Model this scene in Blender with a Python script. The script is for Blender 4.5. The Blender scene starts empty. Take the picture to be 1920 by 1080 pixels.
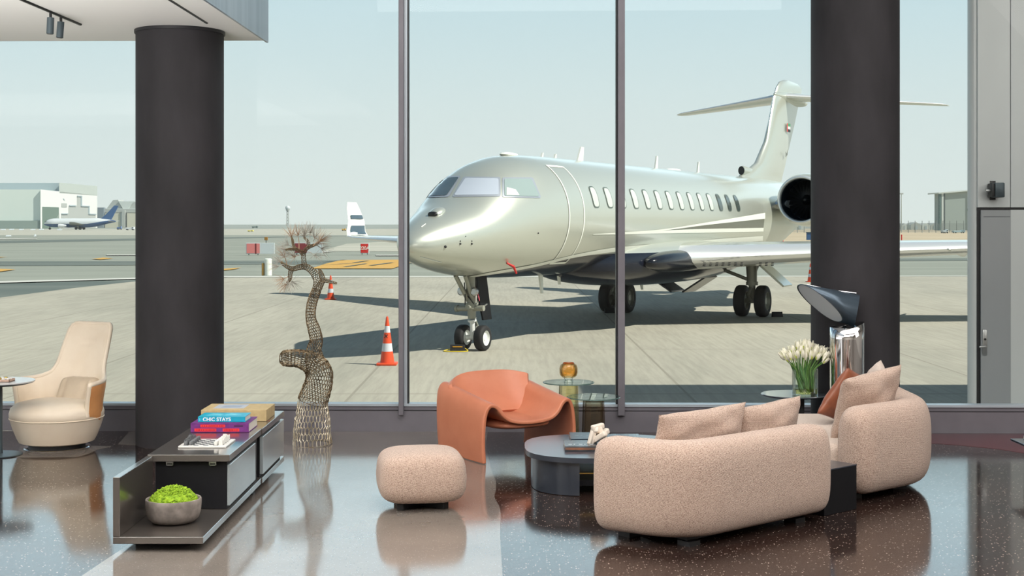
import bpy, bmesh, math, random
from mathutils import Vector, Matrix
from mathutils.bvhtree import BVHTree
PI = math.pi
random.seed(7)
sc = bpy.context.scene
col = sc.collection

# ------------------------------------------------------------------ camera, sky, sun, added fill light, exposure
F = 2600.0            # focal length in pixels of the 1920 px frame
HY = 420.0            # row of the horizon
CH = 2.0              # camera height over the lounge floor
AP = -0.6             # level of the apron
cd = bpy.data.cameras.new('camera'); cam = bpy.data.objects.new('camera', cd); col.objects.link(cam)
cam.location = (0, 0, CH); cam.rotation_euler = (PI/2, 0, 0)
cd.sensor_width = 36; cd.lens = F/1920*36; cd.shift_y = (HY-540)/1920
cd.clip_start = .1; cd.clip_end = 20000
sc.camera = cam
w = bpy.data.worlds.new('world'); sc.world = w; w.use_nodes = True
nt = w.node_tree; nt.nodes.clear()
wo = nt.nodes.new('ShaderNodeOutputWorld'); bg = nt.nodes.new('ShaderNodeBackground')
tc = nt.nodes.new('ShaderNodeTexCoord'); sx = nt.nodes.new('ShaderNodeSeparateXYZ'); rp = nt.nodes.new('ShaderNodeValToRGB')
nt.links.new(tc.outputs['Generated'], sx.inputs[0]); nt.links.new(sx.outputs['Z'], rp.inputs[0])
# added brighter band of sky ahead, above the window view, feeding floor reflections
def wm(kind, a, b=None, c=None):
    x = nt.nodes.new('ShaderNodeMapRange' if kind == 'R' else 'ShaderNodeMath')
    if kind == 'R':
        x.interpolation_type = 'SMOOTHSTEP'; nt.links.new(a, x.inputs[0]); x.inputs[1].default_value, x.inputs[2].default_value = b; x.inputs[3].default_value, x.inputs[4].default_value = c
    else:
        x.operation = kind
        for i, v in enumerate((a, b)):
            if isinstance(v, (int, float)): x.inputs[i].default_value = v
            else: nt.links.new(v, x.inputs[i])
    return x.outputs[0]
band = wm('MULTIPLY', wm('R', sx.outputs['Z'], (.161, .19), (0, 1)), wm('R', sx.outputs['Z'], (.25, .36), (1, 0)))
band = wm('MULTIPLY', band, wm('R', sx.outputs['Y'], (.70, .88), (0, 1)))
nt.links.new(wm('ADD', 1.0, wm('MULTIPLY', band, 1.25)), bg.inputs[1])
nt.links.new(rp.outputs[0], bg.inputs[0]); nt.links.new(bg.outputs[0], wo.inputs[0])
el = rp.color_ramp.elements
el[0].position = 0; el[0].color = (.77, .85, .815, 1)
el[1].position = 1; el[1].color = (.07, .125, .20, 1)
for p, c in ((.08, (.70, .82, .82)), (.17, (.57, .75, .81)), (.26, (.55, .72, .82)), (.45, (.18, .29, .39))):
    e = el.new(p); e.color = (*c, 1)
SUN = Vector((.92, -.34, 1)).normalized()
sd = bpy.data.lights.new('sun', 'SUN'); so = bpy.data.objects.new('sun', sd); col.objects.link(so)
sd.energy = 6.0; sd.angle = math.radians(.6); sd.color = (1, .955, .86)
so.rotation_euler = SUN.to_track_quat('Z', 'Y').to_euler(); so.location = (20, -10, 30)
def area(name, loc, rot, sx_, sy_, power, c=(1, .965, .93)):
    d = bpy.data.lights.new(name, 'AREA'); d.shape = 'RECTANGLE'; d.size = sx_; d.size_y = sy_; d.energy = power; d.color = c
    o = bpy.data.objects.new(name, d); col.objects.link(o); o.location = loc; o.rotation_euler = rot
    return o
area('added_fill_rear', (0, 0.5, 6.5), (0, 0, 0), 14, 6, 1500)  # unseen fill added overhead to light the furniture fronts
area('added_fill_front', (1, 8.0, 6.55), (0, 0, 0), 14, 5, 700)  # second unseen overhead fill, added nearer the window
area('added_fill_right', (8.5, 6.0, 5.2), (math.radians(15), math.radians(48), 0), 6, 4, 200, (1, .96, .92))  # unseen tilted fill added on the right side
area('added_fill_soffit', (-7.2, 5.5, 3.74), (0, 0, 0), 7, 6, 220)  # unseen fill added under the soffit for the armchair and console
area('added_fill_left', (-12.8, 5, 2.2), (0, -PI/2, 0), 3.4, 15, 200, (.95, .98, 1))  # unseen cool fill added in front of the solid left wall
area('added_fill_up', (-5.2, 4.6, .5), (PI-.66, 0, 0), 6, 3.5, 950, (1, .98, .95)).data.spread = math.radians(85)  # unseen upward fill added to brighten the soffit underside
sc.view_settings.view_transform = 'Standard'; sc.view_settings.look = 'None'
sc.view_settings.exposure = 0.0; sc.view_settings.gamma = 1.0
sc.view_settings.use_curve_mapping = False
try:
    sc.cycles.max_bounces = 10; sc.cycles.transparent_max_bounces = 16; sc.cycles.transmission_bounces = 10
    sc.cycles.caustics_reflective = False; sc.cycles.caustics_refractive = False
    sc.cycles.sample_clamp_indirect = 6
except Exception: pass

# ------------------------------------------------------------------ pixel helpers (rows/columns of the 1920x1080 photograph -> points in the place)
def fl(x, y, z=0.0):                       # point of the horizontal plane z seen at that pixel
    Y = F*(CH-z)/(y-HY); return Vector(((x-960)*Y/F, Y, z))
def ap(x, y, dz=0.0): return fl(x, y, AP+dz)
def at(x, y, Y): return Vector(((x-960)*Y/F, Y, CH-(y-HY)*Y/F))

# ------------------------------------------------------------------ materials
def srgb(r, g, b):
    f = lambda c: (c/255/12.92 if c/255 <= .04045 else ((c/255+.055)/1.055)**2.4)
    return (f(r), f(g), f(b))
def mat(name, c, rough=.5, metal=0, spec=.5, coat=0, coat_rough=.05, ior=None, trans=0, emit=None, emit_s=0, alpha=1):
    m = bpy.data.materials.new(name); m.use_nodes = True
    b = m.node_tree.nodes['Principled BSDF']
    b.inputs['Base Color'].default_value = (*c, 1); b.inputs['Roughness'].default_value = rough
    b.inputs['Metallic'].default_value = metal; b.inputs['Specular IOR Level'].default_value = spec
    b.inputs['Coat Weight'].default_value = coat; b.inputs['Coat Roughness'].default_value = coat_rough
    if ior: b.inputs['IOR'].default_value = ior
    b.inputs['Transmission Weight'].default_value = trans; b.inputs['Alpha'].default_value = alpha
    if emit: b.inputs['Emission Color'].default_value = (*emit, 1); b.inputs['Emission Strength'].default_value = emit_s
    return m
def nodes(m): return m.node_tree.nodes, m.node_tree.links, m.node_tree.nodes['Principled BSDF']
def coords(m, scale=(1, 1, 1), rot=(0, 0, 0), out='Object'):
    n, l, b = nodes(m); t = n.new('ShaderNodeTexCoord'); mp = n.new('ShaderNodeMapping')
    mp.inputs['Scale'].default_value = scale; mp.inputs['Rotation'].default_value = rot
    l.new(t.outputs[out], mp.inputs[0]); return mp.outputs[0]
def mix(m, fac, a, b_):
    n, l, _ = nodes(m); x = n.new('ShaderNodeMix'); x.data_type = 'RGBA'
    if isinstance(fac, float): x.inputs[0].default_value = fac
    else: l.new(fac, x.inputs[0])
    for i, v in ((6, a), (7, b_)):
        if isinstance(v, tuple): x.inputs[i].default_value = (*v, 1)
        else: l.new(v, x.inputs[i])
    return x.outputs[2]
def ramp(m, fac, stops):
    n, l, _ = nodes(m); r = n.new('ShaderNodeValToRGB'); e = r.color_ramp.elements
    e[0].position, e[0].color = stops[0][0], (*stops[0][1], 1); e[1].position, e[1].color = stops[-1][0], (*stops[-1][1], 1)
    for p, c in stops[1:-1]:
        q = e.new(p); q.color = (*c, 1)
    l.new(fac, r.inputs[0]); return r.outputs[0]
def noise(m, vec, scale, detail=4, rough=.55):
    n, l, _ = nodes(m); x = n.new('ShaderNodeTexNoise'); x.inputs['Scale'].default_value = scale
    x.inputs['Detail'].default_value = detail; x.inputs['Roughness'].default_value = rough; l.new(vec, x.inputs['Vector']); return x.outputs[0]
def bump(m, h, strength, dist=.01):
    n, l, b = nodes(m); x = n.new('ShaderNodeBump'); x.inputs['Strength'].default_value = strength; x.inputs['Distance'].default_value = dist
    l.new(h, x.inputs['Height']); l.new(x.outputs[0], b.inputs['Normal'])
def setc(m, sock):
    n, l, b = nodes(m); l.new(sock, b.inputs['Base Color'])
def noisy(name, c1, c2, scale=6, rough=.6, stretch=(1, 1, 1), lo=.35, hi=.65, bmp=0, out='Object', **k):
    m = mat(name, c1, rough, **k); v = coords(m, stretch, out=out); nz = noise(m, v, scale)
    setc(m, ramp(m, nz, ((lo, c1), (hi, c2))))
    if bmp: bump(m, nz, bmp)
    return m
def terrazzo(name, base, chips, base2, dens=.12, scale=70):
    m = mat(name, base, .06, spec=.5, ior=1.55)
    v = coords(m); n, l, b = nodes(m)
    vo = n.new('ShaderNodeTexVoronoi'); vo.inputs['Scale'].default_value = scale; l.new(v, vo.inputs['Vector'])
    sep = n.new('ShaderNodeSeparateColor'); l.new(vo.outputs['Color'], sep.inputs[0])
    chip = ramp(m, sep.outputs[0], ((1-dens-.02, (0, 0, 0)), (1-dens, (1, 1, 1))))
    core = ramp(m, vo.outputs['Distance'], ((.28, (1, 1, 1)), (.36, (0, 0, 0))))
    mul = n.new('ShaderNodeMath'); mul.operation = 'MULTIPLY'; l.new(chip, mul.inputs[0]); l.new(core, mul.inputs[1])
    nz = noise(m, v, 1.1); bc = ramp(m, nz, ((.35, base), (.65, base2)))
    cc = mix(m, sep.outputs[1], chips, tuple(x*.35 for x in chips))
    setc(m, mix(m, mul.outputs[0], bc, cc))
    n2 = noise(m, v, 2.5, 2); r = n.new('ShaderNodeMapRange'); l.new(n2, r.inputs[0])
    r.inputs[3].default_value = .06; r.inputs[4].default_value = .14; l.new(r.outputs[0], b.inputs['Roughness'])
    return m
def boucle(name, c1, c2, c3, scale=1.0):
    m = mat(name, c1, .95, spec=.1); v = coords(m, (1, 1, 1), (.33, .12, 0)); n, l, b = nodes(m)
    wv = n.new('ShaderNodeTexWave'); wv.wave_type = 'BANDS'; wv.bands_direction = 'Z'; wv.inputs['Scale'].default_value = 26*scale
    wv.inputs['Distortion'].default_value = 3.5; wv.inputs['Detail'].default_value = 2; wv.inputs['Detail Scale'].default_value = 6; l.new(v, wv.inputs['Vector'])
    nz = noise(m, v, 92*scale, 3, .75); n2 = noise(m, v, 3.0, 2)
    ad = n.new('ShaderNodeMath'); ad.operation = 'MULTIPLY_ADD'; l.new(wv.outputs['Fac'], ad.inputs[0]); ad.inputs[1].default_value = .22; l.new(nz, ad.inputs[2])
    a = ramp(m, ad.outputs[0], ((.45, c3), (.575, c1), (.74, c2)))
    setc(m, mix(m, n2, a, mix(m, .5, a, c1)))
    bump(m, ad.outputs[0], .55, .012)
    b.inputs['Sheen Weight'].default_value = .25
    return m
def glass(name, tint=(1, 1, 1), gloss=.05, rough=0.0):
    m = bpy.data.materials.new(name); m.use_nodes = True; n = m.node_tree.nodes; l = m.node_tree.links; n.clear()
    o = n.new('ShaderNodeOutputMaterial'); t = n.new('ShaderNodeBsdfTransparent'); g = n.new('ShaderNodeBsdfGlossy'); x = n.new('ShaderNodeMixShader')
    t.inputs[0].default_value = (*tint, 1); g.inputs['Roughness'].default_value = rough
    lw = n.new('ShaderNodeLayerWeight'); lw.inputs[0].default_value = .25
    mr = n.new('ShaderNodeMapRange'); l.new(lw.outputs['Fresnel'], mr.inputs[0]); mr.inputs[3].default_value = gloss*.3; mr.inputs[4].default_value = min(1, gloss*6)
    l.new(mr.outputs[0], x.inputs[0]); l.new(t.outputs[0], x.inputs[1]); l.new(g.outputs[0], x.inputs[2]); l.new(x.outputs[0], o.inputs[0])
    return m
M = {}
M['floor_dark'] = terrazzo('dark_terrazzo', srgb(50, 36, 31), srgb(196, 176, 162), srgb(38, 29, 27), .12, 72)
M['floor_light'] = terrazzo('grey_terrazzo', srgb(126, 117, 109), srgb(158, 149, 140), srgb(114, 107, 101), .3, 95)
M['floor_red'] = terrazzo('maroon_terrazzo', srgb(98, 32, 38), srgb(160, 90, 92), srgb(78, 27, 33), .2, 85)
M['frame'] = noisy('mauve_grey_metal', srgb(122, 119, 126), srgb(115, 112, 119), 3, .45, metal=.25)
M['frame_dark'] = mat('dark_gasket', srgb(28, 28, 32), .5)
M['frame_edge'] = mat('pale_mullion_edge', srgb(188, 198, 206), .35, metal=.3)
M['pane'] = glass('window_glass', (.985, .995, .99), .02)
M['column'] = noisy('charcoal_plaster', srgb(44, 43, 45), srgb(58, 56, 59), 3.5, .7, (1, 1, .35), .3, .75, .04, spec=.18)
M['white'] = mat('white_paint', srgb(238, 238, 234), .6)
M['fascia'] = noisy('blue_grey_cladding', srgb(128, 138, 148), srgb(150, 160, 168), 1.5, .4, (4, 4, .1), metal=.3)
M['black'] = mat('black_metal', srgb(24, 25, 27), .45)
M['slate'] = mat('slate_metal', srgb(70, 82, 88), .4, metal=.3)
M['wall'] = mat('warm_wall', srgb(190, 184, 176), .7)
M['console'] = noisy('taupe_lacquer', srgb(78, 72, 67), srgb(74, 69, 64), 2, .3, spec=.6, coat=1, coat_rough=.10); M['console'].node_tree.nodes['Principled BSDF'].inputs['Coat IOR'].default_value = 1.9
M['console_dark'] = mat('black_carcass', srgb(14, 14, 18), .5, spec=.3)
M['steel'] = mat('steel', srgb(185, 186, 186), .3, metal=.9)
M['chrome'] = mat('chrome', (.80, .80, .81), .04, metal=1)
M['concrete_bowl'] = noisy('concrete_bowl', srgb(146, 137, 130), srgb(114, 106, 100), 14, .85, bmp=.15)
M['moss'] = noisy('moss_green', srgb(100, 134, 14), srgb(142, 172, 34), 40, .9)
M['boucle'] = boucle('beige_boucle', srgb(191, 164, 147), srgb(216, 195, 180), srgb(110, 85, 72), 1.7)
M['boucle_pale'] = boucle('pale_boucle', srgb(216, 196, 180), srgb(236, 222, 210), srgb(166, 142, 126), 2.0)
def leather(name, c, c2, rough=.42, bm=.12):
    m = noisy(name, c, c2, 4, rough, spec=.45); n, l, b = nodes(m); v = coords(m)
    bump(m, noise(m, v, 260, 2), bm, .002); return m
M['orange_leather'] = leather('orange_leather', srgb(200, 128, 98), srgb(192, 119, 89), .36)
M['cognac_leather'] = leather('cognac_leather', srgb(146, 86, 60), srgb(112, 62, 42), .32)
M['cream_leather'] = leather('cream_leather', srgb(238, 224, 204), srgb(232, 216, 194), .42)
M['tan_leather'] = leather('tan_leather', srgb(222, 160, 104), srgb(206, 142, 88), .45)
M['navy'] = mat('blue_black_lacquer', srgb(44, 50, 60), .33, spec=.6, coat=.7, coat_rough=.22)
M['white_top'] = mat('white_stone', srgb(240, 242, 242), .18)
M['amber'] = glass('amber_glass', (.99, .82, .54), .12)
M['olive_glass'] = glass('olive_glass', (.93, .86, .62), .14)
M['smoke_glass'] = glass('smoke_glass', (.80, .71, .58), .14)
M['clear'] = glass('clear_glass', (.95, .985, .97), .10)
M['top_glass'] = glass('table_glass', (.88, .95, .93), .14)
M['gold'] = mat('gold', srgb(214, 180, 96), .3, metal=.8)
M['wire'] = noisy('bronze_wire', srgb(146, 130, 104), srgb(96, 78, 56), 9, .38, metal=.75)
M['wire_pale'] = noisy('pale_wire', srgb(218, 210, 192), srgb(188, 172, 142), 9, .35, metal=.7)
M['needle'] = mat('copper_needle', srgb(186, 150, 118), .45, metal=.4)
M['needle_grey'] = mat('grey_needle', srgb(190, 184, 172), .45, metal=.4)
M['paper'] = mat('page_edges', srgb(226, 220, 208), .8)

# ------------------------------------------------------------------ mesh helpers
def new(): return bmesh.new()
def obj(name, bm, m, parent=None, smooth=True, angle=38, mods=()):
    me = bpy.data.meshes.new(name)
    bmesh.ops.recalc_face_normals(bm, faces=bm.faces)
    bm.to_mesh(me); bm.free()
    for x in (m if isinstance(m, (list, tuple)) else [m]): me.materials.append(x)
    o = bpy.data.objects.new(name, me); col.objects.link(o)
    if parent is not None: o.parent = parent
    if smooth:
        me.shade_smooth()
        me.set_sharp_from_angle(angle=math.radians(angle))
    for k in mods:
        kind, kw = k
        md = o.modifiers.new(kind.lower(), kind)
        for a, b in kw.items(): setattr(md, a, b)
    return o
def thing(name, label, cat, loc=(0, 0, 0), rz=0, group=None):
    o = bpy.data.objects.new(name, None); col.objects.link(o); o.location = loc; o.rotation_euler = (0, 0, rz)
    o.empty_display_size = .1
    o['label'] = label; o['category'] = cat
    if group: o['group'] = group
    return o
def tag(o, label, cat, group=None, kind=None):
    o['label'] = label; o['category'] = cat
    if group: o['group'] = group
    if kind: o['kind'] = kind
    return o
def struct(o, label=None, cat=None):
    o['kind'] = 'structure'
    if label: o['label'] = label; o['category'] = cat or 'structure'
    return o
def dup(root, loc=None, rz=None, label=None, group=None):
    r = root.copy(); col.objects.link(r)
    if loc is not None: r.location = loc
    if rz is not None: r.rotation_euler = (0, 0, rz)
    if label: r['label'] = label
    if group: r['group'] = group
    def rec(a, b):
        for ch in list(a.children):
            c = ch.copy(); col.objects.link(c); c.parent = b; rec(ch, c)
    rec(root, r)
    return r
def box(bm, c, s, bev=0, seg=2, rz=0, M4=None, mi=0):
    T = Matrix.Translation(c) @ Matrix.Rotation(rz, 4, 'Z') if M4 is None else M4
    r = bmesh.ops.create_cube(bm, size=1, matrix=T @ Matrix.Diagonal((*s, 1)))
    vs = r['verts']; fs = set(f for v in vs for f in v.link_faces)
    for f in fs: f.material_index = mi
    if bev:
        es = set(e for v in vs for e in v.link_edges)
        bmesh.ops.bevel(bm, geom=list(es), offset=bev, segments=seg, profile=.5, affect='EDGES')
def box2(bm, a, b, bev=0, seg=2, mi=0):
    c = [(a[i]+b[i])/2 for i in range(3)]; s = [abs(b[i]-a[i]) for i in range(3)]
    box(bm, c, s, bev, seg, mi=mi)
def frame_axes(d):
    d = d.normalized(); u = Vector((0, 0, 1)) if abs(d.z) < .95 else Vector((1, 0, 0))
    x = d.cross(u).normalized(); y = x.cross(d).normalized(); return x, y
def tube(bm, pts, rad, seg=10, cap=True, flat=1.0):
    pts = [Vector(p) for p in pts]; n = len(pts)
    if not isinstance(rad, (list, tuple)): rad = [rad]*n
    rings = []; px = None
    for i, p in enumerate(pts):
        d = (pts[min(i+1, n-1)]-pts[max(i-1, 0)])
        if d.length < 1e-9: d = Vector((0, 0, 1))
        d.normalize()
        if px is None: x, y = frame_axes(d)
        else:
            x = px-d*px.dot(d)
            x = x.normalized() if x.length > 1e-6 else frame_axes(d)[0]
            y = x.cross(d).normalized()
        px = x
        rings.append([bm.verts.new(p+(x*math.cos(2*PI*k/seg)+y*math.sin(2*PI*k/seg)*flat)*rad[i]) for k in range(seg)])
    for a, b in zip(rings, rings[1:]):
        for k in range(seg): bm.faces.new((a[k], a[(k+1) % seg], b[(k+1) % seg], b[k]))
    if cap: bm.faces.new(rings[0][::-1]); bm.faces.new(rings[-1])
    return rings
def lathe(bm, prof, c=(0, 0, 0), seg=32, mi=0, M4=None, close=False):
    c = Vector(c); rings = []
    for r, z in prof:
        if r < 1e-6: ring = [bm.verts.new(Vector((0, 0, z)))]
        else: ring = [bm.verts.new(Vector((r*math.cos(2*PI*k/seg), r*math.sin(2*PI*k/seg), z))) for k in range(seg)]
        rings.append(ring)
    for ring in rings:
        for v in ring: v.co = (M4 @ v.co) if M4 is not None else v.co+c
    prs = list(zip(rings, rings[1:])) + ([(rings[-1], rings[0])] if close else [])
    for a, b in prs:
        for k in range(seg):
            j = (k+1) % seg
            if len(a) == 1 and len(b) == 1: continue
            q = (a[0], b[k], b[j]) if len(a) == 1 else (a[k], a[j], b[0]) if len(b) == 1 else (a[k], a[j], b[j], b[k])
            f = bm.faces.new(q[::-1] if False else q); f.material_index = mi
def prism(bm, poly, z0, z1, bev=0, mi=0, seg=2):
    a = [bm.verts.new((p[0], p[1], z0)) for p in poly]; b = [bm.verts.new((p[0], p[1], z1)) for p in poly]
    fs = [bm.faces.new(a[::-1]), bm.faces.new(b)]
    for i in range(len(poly)):
        j = (i+1) % len(poly); fs.append(bm.faces.new((a[i], a[j], b[j], b[i])))
    for f in fs: f.material_index = mi
    if bev:
        es = list(fs[0].edges)+list(fs[1].edges)
        bmesh.ops.bevel(bm, geom=es, offset=bev, segments=seg, profile=.5, affect='EDGES')
def rings_mesh(bm, rings, closed=True, cap=True, mi=0):
    vr = [[bm.verts.new(p) for p in r] for r in rings]
    for a, b in zip(vr, vr[1:]):
        n = len(a)
        for k in range(n if closed else n-1):
            f = bm.faces.new((a[k], a[(k+1) % n], b[(k+1) % n], b[k])); f.material_index = mi
    if cap and closed: bm.faces.new(vr[0][::-1]).material_index = mi; bm.faces.new(vr[-1]).material_index = mi
    return vr
def superell(bm, c, r, e=4.0, nu=40, nv=24, ez=None, warp=None):
    ez = ez or e
    sg = lambda v, p: math.copysign(abs(v)**p, v)
    rings = []
    for j in range(nv+1):
        ph = -PI/2+PI*j/nv; cz = sg(math.cos(ph), 2/ez); z = sg(math.sin(ph), 2/ez)
        ring = []
        for i in range(nu):
            th = 2*PI*i/nu
            p = Vector((sg(math.cos(th), 2/e)*cz*r[0], sg(math.sin(th), 2/e)*cz*r[1], z*r[2]))
            if warp: p = warp(p)
            ring.append(Vector(c)+p)
        rings.append(ring)
    vr = [[bm.verts.new(p) for p in rr] if 0 < j < nv else [bm.verts.new(rr[0])] for j, rr in enumerate(rings)]
    for a, b in zip(vr, vr[1:]):
        for k in range(nu):
            l = (k+1) % nu
            if len(a) == 1: bm.faces.new((a[0], b[l], b[k]))
            elif len(b) == 1: bm.faces.new((a[k], a[l], b[0]))
            else: bm.faces.new((a[k], a[l], b[l], b[k]))
def bez(pts, n=24, closed=False):
    """Catmull-Rom through the points"""
    P = [Vector(p) for p in pts]; out = []; m = len(P)
    rng = m if closed else m-1
    for i in range(rng):
        if closed: p0, p1, p2, p3 = P[(i-1) % m], P[i], P[(i+1) % m], P[(i+2) % m]
        else: p0, p1, p2, p3 = P[max(i-1, 0)], P[i], P[i+1], P[min(i+2, m-1)]
        for k in range(n):
            t = k/n
            out.append(.5*((2*p1)+(p2-p0)*t+(2*p0-5*p1+4*p2-p3)*t*t+(3*p1-p0-3*p2+p3)*t**3))
    if not closed: out.append(P[-1].copy())
    return out
def lerp_tab(tab, x):
    """smooth (monotone cubic-ish) interpolation of a table of rows (x, a, b, ...)"""
    if x <= tab[0][0]: return tab[0][1:]
    for i in range(len(tab)-1):
        if x <= tab[i+1][0]:
            a, b = tab[i], tab[i+1]; h = b[0]-a[0]; t = (x-a[0])/h; out = []
            for j in range(1, len(a)):
                d = (b[j]-a[j])/h
                def sl(q):
                    if q == 0 or q == len(tab)-1: return None
                    d0 = (tab[q][j]-tab[q-1][j])/(tab[q][0]-tab[q-1][0]); d1 = (tab[q+1][j]-tab[q][j])/(tab[q+1][0]-tab[q][0])
                    return 0 if d0*d1 <= 0 else 2*d0*d1/(d0+d1)
                m0, m1 = sl(i), sl(i+1)
                m0 = d if m0 is None else m0; m1 = d if m1 is None else m1
                out.append((2*t**3-3*t*t+1)*a[j]+(t**3-2*t*t+t)*h*m0+(-2*t**3+3*t*t)*b[j]+(t**3-t*t)*h*m1)
            return out
    return tab[-1][1:]
def text(name, s, size, m, M4, parent=None, ext=.0006, off=0.0, space=1.0):
    c = bpy.data.curves.new(name, 'FONT'); c.body = s; c.size = size; c.extrude = ext; c.offset = off; c.align_x = 'CENTER'; c.align_y = 'CENTER'
    c.space_character = space
    tmp = bpy.data.objects.new(name+'_src', c); col.objects.link(tmp); bpy.context.view_layer.update()
    me = bpy.data.meshes.new_from_object(tmp.evaluated_get(bpy.context.evaluated_depsgraph_get()))
    bpy.data.objects.remove(tmp); me.materials.clear(); me.materials.append(m); me.name = name
    o = bpy.data.objects.new(name, me); col.objects.link(o)
    if parent is not None: o.parent = parent
    o.matrix_local = M4
    return o
# ================================================================== THE SETTING
WM = Matrix.Translation((0, 13.33, 0)) @ Matrix.Rotation(-.0170, 4, 'Z')      # frame of the window wall
def wbox(bm, a, b, bev=0, mi=0):
    c = Vector([(a[i]+b[i])/2 for i in range(3)]); s = [abs(b[i]-a[i]) for i in range(3)]
    box(bm, c, s, bev, 2, M4=WM @ Matrix.Translation(c), mi=mi)
# floor: dark terrazzo with lighter and maroon fields let into it
bm = new(); box2(bm, (-13, -6, -.25), (12, 13.40, 0)); struct(obj('floor', bm, M['floor_dark'], smooth=False))
def inlay(name, px, m):
    bm = new(); prism(bm, [fl(*p) for p in px], -.01, .0012); struct(obj(name, bm, m, smooth=False))
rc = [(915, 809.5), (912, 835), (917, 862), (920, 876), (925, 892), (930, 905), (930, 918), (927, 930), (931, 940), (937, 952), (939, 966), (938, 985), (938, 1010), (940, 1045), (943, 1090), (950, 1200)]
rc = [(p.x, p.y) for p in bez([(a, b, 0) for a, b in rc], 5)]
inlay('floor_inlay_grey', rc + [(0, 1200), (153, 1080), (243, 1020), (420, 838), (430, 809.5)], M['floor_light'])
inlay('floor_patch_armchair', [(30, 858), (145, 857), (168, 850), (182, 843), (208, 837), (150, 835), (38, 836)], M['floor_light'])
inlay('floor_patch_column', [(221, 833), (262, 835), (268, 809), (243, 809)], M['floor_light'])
inlay('floor_strip_maroon', [(1500, 812.5), (2050, 815), (2050, 862), (1920, 850), (1870, 842), (1800, 835), (1740, 831), (1600, 824), (1500, 820)], M['floor_red'])
# window wall: spandrel, rail, pale sill, mullions, panes
bm = new(); wbox(bm, (-13.5, 0, 0), (12.5, .14, .205)); struct(obj('wall_front', bm, M['frame'], smooth=False))
bm = new(); wbox(bm, (-13.5, .012, .205), (12.5, .13, .245)); struct(obj('trim_1', bm, M['frame'], smooth=False))
bm = new(); wbox(bm, (-13.5, -.004, .204), (12.5, .012, .209)); struct(obj('trim_2', bm, M['frame_dark'], smooth=False))
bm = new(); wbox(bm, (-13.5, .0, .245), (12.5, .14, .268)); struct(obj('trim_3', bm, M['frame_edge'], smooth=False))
mx = [-1.0430 + 2.078*i for i in range(-5, 6)]
for i, x in enumerate(mx):
    pale = (abs(x+1.043) < .01)
    bm = new()
    x0, x1 = (x-.045, x+.002) if pale else (x-.018, x+.047)
    if abs(x-1.035) < .02: x0, x1 = x-.020, x+.046
    wbox(bm, (x0, -.05, .165), (x1, .12, 6.45), .004, 0)
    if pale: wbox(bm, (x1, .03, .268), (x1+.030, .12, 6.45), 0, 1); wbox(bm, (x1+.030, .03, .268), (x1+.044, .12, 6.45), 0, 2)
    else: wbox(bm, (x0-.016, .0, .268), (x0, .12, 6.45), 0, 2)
    struct(obj('trim_%d' % (i+4), bm, [M['frame'], M['frame_edge'], M['frame_dark']], smooth=False))
for i in range(len(mx)-1):
    bm = new(); wbox(bm, (mx[i]+.045, .07, .268), (mx[i+1]-.03, .082, 6.45)); struct(obj('window_%d' % (i+1), bm, M['pane'], smooth=False))
bm = new(); wbox(bm, (-13.5, 0, 6.45), (12.5, .14, 8.3)); struct(obj('wall_head_sunblock', bm, M['frame'], smooth=False))  # carried above the roof as an added, unseen sun block for the outer wall
bm = new(); box2(bm, (-13, -6.2, 0), (12, -6, 6.6)); struct(obj('wall_back', bm, M['wall'], smooth=False))
bm = new(); box2(bm, (-13.2, -6, 0), (-13, 13.5, 6.6)); struct(obj('wall_left', bm, M['wall'], smooth=False))
bm = new(); box2(bm, (12, -6, 0), (12.2, 13.1, 6.6)); struct(obj('wall_right', bm, M['wall'], smooth=False))
bm = new(); box2(bm, (-13.2, -6.2, 6.6), (12.2, 13.2, 6.8)); struct(obj('ceiling', bm, M['white'], smooth=False))
# lowered ceiling over the left bay, with its clad fascia
bm = new(); c0 = WM
xr = -2.345
def pr(bm, poly, z0, z1, mi=0): prism(bm, [WM @ Vector((p[0], p[1], 0)) for p in poly], z0, z1, mi=mi)
pr(bm, [(-12.9, -.03), (-12.9, -9), (xr-.02, -9), (xr-.02, -.03)], 3.765, 3.9)
struct(obj('ceiling_soffit', bm, M['white'], smooth=False))
bm = new(); pr(bm, [(xr-.02, -.02), (xr-.02, -9), (xr, -9), (xr, -.02)], 3.745, 6.6); pr(bm, [(-12.9, -.02), (-12.9, -.03), (xr-.02, -.03), (xr-.02, -.02)], 3.765, 6.6)
struct(obj('trim_30', bm, M['fascia'], smooth=False))
# a linear slot and a track let into the soffit
a_, b_ = fl(388, 43, 3.764), fl(300, -12, 3.764)
bm = new(); tube(bm, [a_, b_], .011, 6); struct(obj('trim_31', bm, M['frame_dark']))
t0, t1 = fl(151, 45.5, 3.762), fl(20, -10, 3.762)
tr = obj('lighting_track', (lambda b: (tube(b, [t0, t1], .014, 6), b)[1])(new()), M['black']); tag(tr, 'thin black lighting track set in the white lowered ceiling', 'lighting track')
def spot(px, py, ln, lean, label):
    d = (t1-t0).normalized()
    best = min((t0+d*(k*.01) for k in range(600)), key=lambda p: abs(960+p.x*F/p.y-px))
    t = thing('spotlight', label, 'spotlight', best, 0, 'spotlights on the ceiling track')
    ax = Vector((lean, 0, -1)).normalized()
    b = new(); tube(b, [(0, 0, -.012), (0, 0, -.05)], .012, 8); obj('stem', b, M['black'], t)
    b = new(); tube(b, [Vector((0, 0, -.05))+ax*0, Vector((0, 0, -.05))+ax*ln], .029, 20); obj('cylinder_head', b, M['slate'], t)
    b = new(); tube(b, [Vector((0, 0, -.05))+ax*ln, Vector((0, 0, -.05))+ax*(ln+.003)], .023, 20); obj('lens', b, M['black'], t)
spot(95, 23, .135, -.04, 'left one of two grey cylinder spotlights on the ceiling track')
spot(114, 30, .135, -.08, 'right one of two grey cylinder spotlights, nearer the track end')
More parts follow.
